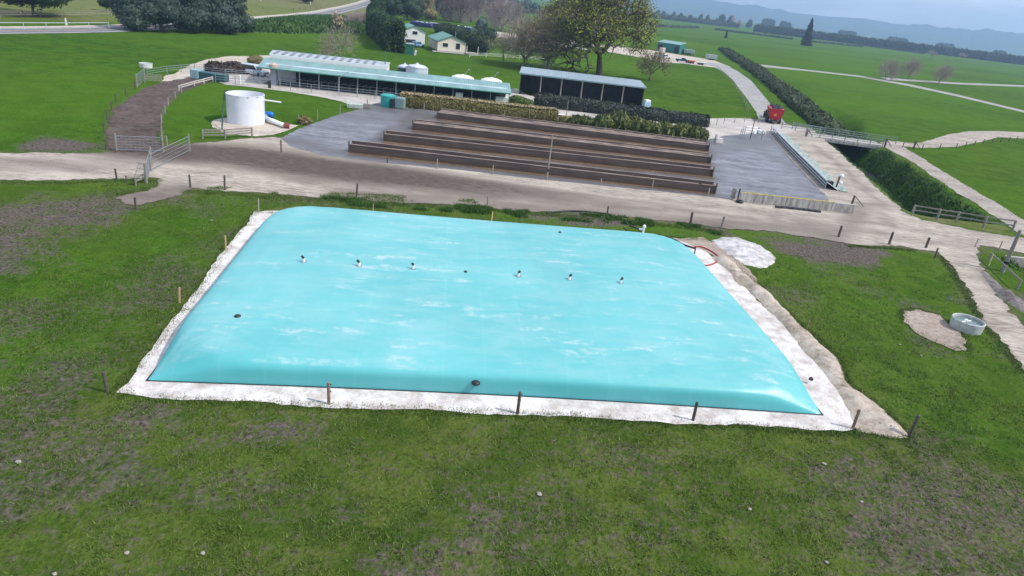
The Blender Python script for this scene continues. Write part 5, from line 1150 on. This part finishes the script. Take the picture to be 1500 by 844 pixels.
for i, (px, py, h, w, lb) in enumerate([(203, 44, 12.5, 12, 'leftmost tree of the big blue green clump by the road'), (236, 47, 14, 12, 'second tree from the left in the big blue green clump'), (262, 41, 15, 12, 'tree at the back of the big blue green clump'), (288, 48, 13.5, 12, 'middle front tree of the big blue green clump'), (318, 48, 14.5, 12, 'second tree from the right in the big blue green clump'), (343, 47, 13.5, 10.5, 'rightmost tree of the big blue green clump')]):
    dense('evergreen_tree', lb, P(px, py), h, w, 4200, .5, L_BLUE, cg, 60+i)
q = dense('round_tree', 'dark round crowned tree on a bare trunk beyond the road at the top left', P(49, 23), 12, 21, 6500, .5, L_DARK, None, 71, squat=True, lift=.18)
dense('round_tree', 'small dark tree on the rough slope between the two big dark tree groups', P(157, 17), 4.5, 4.5, 700, .4, L_DARK, None, 72, squat=True, lift=.2)
dense('round_tree', 'dark bushy tree on the slope at the top edge above the milking shed', P(448, 5), 7, 13, 2000, .5, L_SHADE, None, 73, squat=True)
dense('round_tree', 'dark low tree on the slope at the top edge right of the blue green clump', P(400, -2), 6, 12, 1500, .5, L_DARK, None, 76, squat=True)
dg = 'tall dark trees behind the clipped hedge and garage'
for i, (px, py, h, w, lm, lb) in enumerate([(552, 38, 14, 9, L_HEDGE, 'green leafy tree behind the far end of the clipped hedge'), (572, 34, 18, 13, L_DARK, 'very dark tall tree behind the clipped hedge, left one'), (596, 30, 19, 14, L_DARK, 'very dark tall tree behind the garage'), (612, 30, 16, 8, L_SHADE, 'narrow dark tree right of the garage roof'), (716, 22, 22, 16, L_DARK, 'dark tall tree at the top edge above the white fence')]):
    dense('dark_tree', lb, P(px, py), h, w, 3200, .55, lm, dg, 80+i)
dense('olive_tree', 'olive yellow weeping tree behind the cream house', P(624, 29), 15, 12, 2600, .5, L_BRN, None, 86)
tree('dark_tree', 'dark trunked bare tree behind the cream house chimney', 'tree', P(639, 29), 16, 13, BARK, L_BRN, 700, .45, 87, 4, .45, .3, .05, twigs=2500, twigm=TWIG)
for i, (px, py, lb) in enumerate([(660, 31, 'bare mauve tree behind the green house roof'), (674, 33, 'middle bare mauve tree behind the house'), (690, 32, 'bare mauve tree nearest the dark tall tree')]):
    tree('mauve_tree', lb, 'tree', P(px, py), 17, 16, BARK, None, 0, .5, 90+i, 4, .5, .22, .05, twigs=7500, twigm=TWIGP, group='bare mauve trees behind the house', first=.25, low=.85)
for i, (px, py, w, h, lb) in enumerate([(646, 20, 17, 17, 'bare mauve tree at the top edge behind the olive tree'), (700, 24, 15, 15, 'bare mauve tree at the top edge beside the dark tall tree'), (728, 30, 15, 16, 'bare mauve tree right of the dark tall tree'), (752, 34, 15, 14, 'greyish bare tree at the back between the mauve trees'), (668, 14, 22, 18, 'large bare mauve tree farthest back at the top edge')]):
    tree('mauve_tree', lb, 'tree', P(px, py), h, w, BARK, None, 0, .6, 190+i, 4, .5, .22, .06, twigs=6500, twigm=TWIGP, group='bare mauve trees behind the house', first=.25, low=.85)
for i, (px, py, w, h, lb) in enumerate([(688, 14, 12, 17, 'dark conifer at the top edge among the mauve trees'), (585, 12, 18, 20, 'very dark tall tree farthest back at the top edge, left one'), (622, 12, 18, 18, 'very dark tall tree farthest back at the top edge, right one')]):
    dense('dark_tree', lb, P(px, py), h, w, 2800, .6, L_DARK, dg, 200+i)
bg = 'dark garden bushes behind the cream house'
for px, py, w, h, lb in ((700, 77, 4.5, 6.0, 'big dark bush right of the cream house deck'), (686, 66, 6, 5.0, 'dark bush behind the right side of the cream house'), (668, 57, 6, 5, 'dark bush behind the middle of the green house roof'), (651, 50, 6, 4.5, 'dark bush behind the left of the green house roof'), (712, 62, 5, 5.5, 'dark bush left of the bare trees')):
    bushmass('garden_bush', lb, 'bush', P(px, py), [(R.gauss(0, 1), R.gauss(0, 1), h*.4, w*.7, w*.6, h*.5) for _ in range(4)], 1600, .5, L_DARK, group=bg)
dense('garden_bush', 'greyish bush beside the white vehicle behind the garden', P(705, 45), 6, 8, 900, .5, L_BLUE, None, 99)
for px, py, col, lb in ((618, 39, (.02, .025, .12), 'dark blue tarpaulin covered stack beyond the house, left one'), (640, 41, (.03, .03, .10), 'dark blue tarpaulin covered stack beyond the house, behind the bushes'), (676, 45, (.02, .03, .08), 'dark covered stack with white tyres beyond the garden bushes')):
    o = thing('covered_stack', lb, 'stack', P(px, py), -.1, 'tarpaulin covered stacks beyond the house'); MB().prism([(-5, 0), (5, 0), (4.3, 1.7), (-4.3, 1.8)], -2.5, 2.5).build('cover', pm('tarp_%d' % int(col[2]*100), col, .4, .3), o, bevel=.3)
    m = MB(); [m.tube([(x, y, 1.75), (x, y, 1.92)], .35, 10) for x, y in [(R.uniform(-4, 4), R.uniform(-2, 2)) for _ in range(9)]]; m.build('weights', WPL, o)
# bank of long grass beyond the paddock
xy = []
mb_poly = [(350, 47), (352, 34), (400, 28), (470, 27), (520, 27), (545, 34), (530, 48), (480, 49), (420, 49)]
mound('grass_bank', '', mb_poly, 2.2, mt_bank := leafm('bank_green', (.035, .085, .012), (.09, .14, .03)), kind='structure', jag=1.0, step=1.2, rough=.15)
pp = G2(mb_poly); xs_, ys_ = zip(*pp); XYb = np.stack([NR.uniform(min(xs_), max(xs_), 9000), NR.uniform(min(ys_), max(ys_), 9000)], 1); sd_ = sdist(XYb[:, 0], XYb[:, 1], pp); XYb = XYb[sd_ > 0]; sdz = sd_[sd_ > 0]
def bankz(x, y): d = sdist(x, y, pp); return 2.0*sstep(0, max(.5, sdz.max()*.8), d)
tufts('bank_long_grass', XYb, .9, .25, L_BANK, 3, zf=bankz, spread=.5)
for px, py, h, lb in ((491, 43, 5.0, 'tall straw coloured toetoe plume clump on the bank, left one'), (498, 46, 4.0, 'straw coloured toetoe plume clump on the bank, right one')):
    o = thing('toetoe', lb, 'grass clump', P(px, py), 0, 'toetoe clumps on the bank'); C = NR.normal(size=(260, 3))*np.array([.45, .45, h*.22])+np.array([0, 0, h*.6]); foliage('plumes', C, .5, L_PALE, o, up=2, asp=2.5)
    C = NR.normal(size=(200, 3))*np.array([.7, .7, .5])+np.array([0, 0, .8]); foliage('leaves', C, .5, L_REED, o, up=2, asp=2.5)
for px, py, lb in ((519, 44, 'bare brown shrub on the bank left of the clipped hedge'), (531, 40, 'bare brown shrub beside the road bend')):
    tree('bare_shrub', lb, 'shrub', P(px, py), 5, 7, BARK, None, 0, .5, 111, 3, .5, .2, .08, twigs=1600, twigm=TWIGP)
for i, (px, py, lb) in enumerate([(462, 176, 'wisp of dry scrub')]): pass

# ------------------------------------------------------------------ far distance
def lowhedge(lb, a, c, h=1.4, w=3, n=1500, leaf=1.2, lm=L_FAR, name='hedgerow', grp='dark hedgerows across the far pasture'):
    return hedge(name, lb, P(*a), P(*c), h, w, lm, n, leaf, seg=8, group=grp, lump=.25)
lowhedge('dark hedgerow line left of the small fir in the far pasture', (905, 38), (1022, 41.5))
lowhedge('dark hedgerow line between small fir and lone fir', (1048, 44), (1160, 58))
lowhedge('low dark hedgerow line right of the lone fir below the shelter belt', (1190, 62), (1262, 69), 1.2)
lowhedge('low dark hedgerow line nearest the shelter belt on the right', (1255, 66), (1352, 79), 1.2)
hedge('shelter_belt', 'very long straight dark shelter belt across the far plain on the right', P(1106, 46.5), P(1640, 113), 9.5, 9, L_FAR, 15000, 2.6, seg=12, lump=.10)
hedge('shelter_belt', 'dark shelter belt on the far plain at the top left of the huge green tree', P(640, 8), P(850, 26), 4, 6, L_FAR, 3000, 2.2, seg=10, lump=.25)
for i in range(15):
    px = 925+i*12.2+R.uniform(-3, 3); py = 22+(px-930)*.118+R.uniform(-.8, .8)
    q = P(px, py); h = R.uniform(12, 19) if i != 12 else 22
    k = R.choice(['dark', 'dark', 'round', 'pale'])
    dense('far_tree', 'hazy tree of the far row right of the huge tree', q, h, h*R.uniform(.7, 1.1), 420, 1.9, L_FAR if k != 'pale' else TWIGP, 'hazy trees of the far row right of the huge green tree', 130+i)
a_, c_ = P(925, 23), P(1080, 41); hedge('far_hedge', 'hazy dark hedge under the far tree row right of the huge green tree', a_, c_, 7, 8, L_FAR, 3000, 2.4, seg=10, lump=.2)
for i, (px, py, h, w, lb) in enumerate([(1056, 36, 26, 22, 'dark fir block at the right end of the far tree row, left half'), (1069, 38, 25, 20, 'dark fir block at the right end of the far tree row, right half')]):
    dense('far_fir', lb, P(px, py), h*.85, w, 1200, 2.2, L_FAR, 'dark firs at the end of the far row', 150+i)
for i in range(9):
    px = 700+i*17+R.uniform(-4, 4); py = 6+(px-700)*.11+R.uniform(-2, 5); h = R.uniform(8, 13)
    dense('far_tree', 'hazy tree on the far plain above the bare mauve trees', P(px, py), h, h*1.3, 350, 1.7, L_FAR, 'hazy trees on the far plain above the bare mauve trees', 170+i, squat=True)
for i, (px, py, w, lb) in enumerate([(1240, 54, 11, 'hazy tree clump rising above the shelter belt, right of the lone fir'), (1313, 64, 12, 'blue hazy tree clump above the middle of the shelter belt'), (1383, 72, 10, 'blue hazy tree clump above the right part of the shelter belt'), (1462, 84, 7, 'small dark hazy tree above the shelter belt near the right edge'), (1125, 36, 8, 'hazy tree behind the left end of the shelter belt'), (1150, 40, 7, 'faint hazy tree behind the shelter belt left of the lone fir')]):
    r = 2000; q = RP(px, py, r); q.z = 0; W = w*r/1000*1.1; top = max(14, RP(px, py-7-w*.2, r).z)
    bushmass('far_clump', lb, 'trees', q, [(W*s, 0, top*.42, W*.42, W*.3, top*R.uniform(.5, .6)) for s in (-.6, -.2, .2, .6)], 900, 4, L_FAR, group='hazy tree clumps beyond the shelter belt')
for i, (px, py, lb) in enumerate([(1268, 57, 'white distant building above the shelter belt, left one'), (1345, 68, 'white distant building above the shelter belt, middle one'), (1498, 87, 'white distant building at the right edge above the shelter belt'), (820, 13, 'white distant house left of the huge tree, left one'), (829, 15, 'white distant house beside the crown of the huge tree'), (737, 4, 'white distant house above the mauve trees')]):
    r = 1700 if px > 1200 else None; q = RP(px, py, r) if r else P(px, py+2); z = q.z if r else 0; q.z = 0; hh = max(6, z+3) if r else 5
    o = thing('distant_house', lb, 'house', q, R.uniform(-.4, .4), 'white houses on the far plain'); MB().box((0, 0, hh/2), (14, 8, hh)).build('wall', WHITE, o); MB().prism([(-8, hh), (8, hh), (6.5, hh+3), (-6.5, hh+3)], -4.5, 4.5).build('roof', RGREY, o)
# mountains
ridge = [(-400, -130), (0, -78), (300, -60), (600, -40), (800, -22), (930, -10), (1000, -4), (1040, 1), (1075, 4), (1100, 8), (1140, 14), (1180, 20), (1240, 26), (1300, 32), (1322, 36.5), (1345, 35.5), (1370, 39), (1400, 41), (1412, 42), (1424, 44.5), (1440, 43), (1460, 44), (1480, 48), (1500, 50), (1560, 57), (1700, 80), (1900, 112), (2200, 150)]
rp = []; 
for i in range(len(ridge)-1):
    for k in range(8): f_ = k/8; rp.append((ridge[i][0]+(ridge[i+1][0]-ridge[i][0])*f_, ridge[i][1]+(ridge[i+1][1]-ridge[i][1])*f_))
vs = []; nr_ = 9
for i, (px, py) in enumerate(rp):
    top = RP(px, py+(vnoise(np.array(i*1.0), np.array(0.), 3.1, 9)-.5)*3.6+R.uniform(-.4, .4), 6400); top.z = max(top.z, 30)
    for j in range(nr_):
        f_ = j/(nr_-2); rr = 5200+(1200*f_ if j < nr_-1 else 1700)
        k = rr/6400; zf = (f_**.8 if j < nr_-1 else .3); vs.append((top.x*k, top.y*k, top.z*zf*(1+.22*(vnoise(np.array(i*1.0), np.array(j*1.3), 2.6, 4)-.5)*(0 if j == nr_-2 else 1))-2*(j == 0)))
me = bpy.data.meshes.new('hills'); me.from_pydata(vs, [], [(i*nr_+j, (i+1)*nr_+j, (i+1)*nr_+j+1, i*nr_+j+1) for i in range(len(rp)-1) for j in range(nr_-1)]); me.update()
struct(mk('hills', me, groundmat('hill_cover', (.02, .035, .018), (.05, .07, .03), s1=.004, s2=.001, bumpk=0), smooth=True))

# ------------------------------------------------------------------ grass in the foreground
trkp = G2(TRK)
padp = G2([(164, 577), (200, 545), (240, 490), (285, 433), (318, 383), (346, 343), (374, 310), (960, 345), (1060, 355), (1090, 400), (1150, 455), (1225, 520), (1240, 560), (1292, 600), (1337, 641), (1253, 631), (1235, 633), (1180, 630), (1100, 624), (1000, 620), (900, 614), (740, 606), (600, 601), (480, 596), (330, 590), (240, 584)])
bare = G2([(1320, 456), (1345, 452), (1375, 462), (1395, 476), (1412, 492), (1416, 510), (1400, 513), (1370, 500), (1345, 486), (1325, 472)])
def grassz(x, y): return (fbm(x, y, 3.0, 3)-.5)*.05+(fbm(x, y, .9, 4)-.5)*.03-.035
def clear(xy): x, y = xy[:, 0], xy[:, 1]; return ~(inpoly(x, y, padp) | inpoly(x, y, trkp) | inpoly(x, y, bare))
N = 120000; xy = np.stack([NR.uniform(-34, 40, N), 13+43*NR.random(N)**1.5], 1)
cl = fbm(xy[:, 0], xy[:, 1], .8, 61); cl2 = fbm(xy[:, 0], xy[:, 1], 6, 62); ok = clear(xy) & (cl*.7+cl2*.3+NR.normal(size=N)*.04 > .51); xy = xy[ok]
tufts('pasture_grass', xy, .11, .028, L_GRASS, 5, zf=grassz, spread=.10, leaf_tilt=.7)
# rank grass on the edges
ed = []
for pl, n, wd in ((padp+[padp[0]], 8000, .30), (G2([(265, 280), (330, 282), (380, 286), (450, 292), (520, 296), (600, 300), (700, 306), (800, 314), (900, 321), (1000, 333), (1060, 340)]), 3000, .5), (G2([(0, 267), (100, 267), (180, 264), (230, 264), (225, 275), (170, 285)]), 1300, .4), (G2([(1376, 374), (1396, 398), (1420, 438), (1440, 476), (1472, 510), (1500, 545), (1540, 600)]), 1200, .3), (G2([(1240, 360), (1296, 363), (1340, 367)]), 400, .3), (bare+[bare[0]], 500, .25)):
    q, k = scat(pl, n, wd); ed.append(q)
q = np.concatenate(ed); q = q[~inpoly(q[:, 0], q[:, 1], G2([(200, 550), (400, 318), (1010, 365), (1215, 612)]))]
tufts('edge_grass', q, .12, .025, L_GRASS, 6, zf=grassz, spread=.10, leaf_tilt=.5)

q, k = scat(G2([(470, 292), (520, 296), (600, 301), (700, 307), (800, 316), (900, 321), (1000, 333), (1060, 340)]), 6000, 1.1); sel = fbm(q[:, 0], q[:, 1], 2.2, 88) > .52
tufts('verge_grass', q[sel], .26, .035, L_BANK, 6, zf=grassz, spread=.14, leaf_tilt=.5)
q, k = scat(G2([(300, 280), (380, 284), (450, 288), (540, 291), (700, 300)]), 3500, 1.5); sel = fbm(q[:, 0], q[:, 1], 1.6, 89) > .60
tufts('verge_grass', q[sel], .12, .03, L_GRASS, 5, zf=lambda x, y: x*0+.01, spread=.12, leaf_tilt=.6)
# ------------------------------------------------------------------ air, sky, sun
hz = MB().box((0, 2500, 150), (15800, 10800, 320)); hm, nt, b = nmat('haze_air'); nt.nodes.remove(b); vp = nt.nodes.new('ShaderNodeVolumePrincipled')
vp.inputs['Color'].default_value = (.46, .70, 1.0, 1); vp.inputs['Density'].default_value = .00026; vp.inputs['Anisotropy'].default_value = .2
nt.links.new(vp.outputs[0], nt.nodes['Material Output'].inputs['Volume'])
o = hz.build('haze', hm); o['kind'] = 'stuff'
SUN = Vector((math.cos(math.radians(-12))*math.cos(math.radians(48)), math.sin(math.radians(-12))*math.cos(math.radians(48)), math.sin(math.radians(48))))
sl = bpy.data.lights.new('sun', 'SUN'); sl.energy = 3.35; sl.angle = math.radians(1.5); sl.color = (1, .955, .88)
so = bpy.data.objects.new('sun', sl); COL.objects.link(so); so.rotation_euler = SUN.to_track_quat('Z', 'Y').to_euler()
wd = bpy.data.worlds.new('World'); S.world = wd; wd.use_nodes = True; nt = wd.node_tree; t = NT(nt); bg = nt.nodes['Background']
sky = t.n('ShaderNodeTexSky', sky_type='NISHITA'); sky.sun_disc = False; sky.sun_elevation = math.radians(48); sky.sun_rotation = math.radians(102); sky.altitude = 50; sky.dust_density = 1.0
tc = t.coords('Generated'); v = t.mapping(tc, (1.0, 1.0, 5.0)); cn = t.noise(v, 2.2, 7, .6, .6)
cf = t.ramp(cn, [(.30, 0), (.55, 1)])
cloud = t.mix(t.ramp(t.noise(v, 3.5, 5, .6), [(.3, 0), (.7, 1)]), (7.0, 8.6, 11.4), (13.0, 13.8, 15.0))
col = t.mix(t.math('MULTIPLY', cf, .85), sky.outputs[0], cloud)
t.l(col, bg.inputs['Color']); bg.inputs['Strength'].default_value = .088
S.view_settings.view_transform = 'Standard'; S.view_settings.look = 'None'; S.view_settings.gamma = 1; S.view_settings.exposure = 0.44
S.render.engine = 'CYCLES'
S.cycles.volume_bounces = 0; S.cycles.max_bounces = 5; S.cycles.use_denoising = True
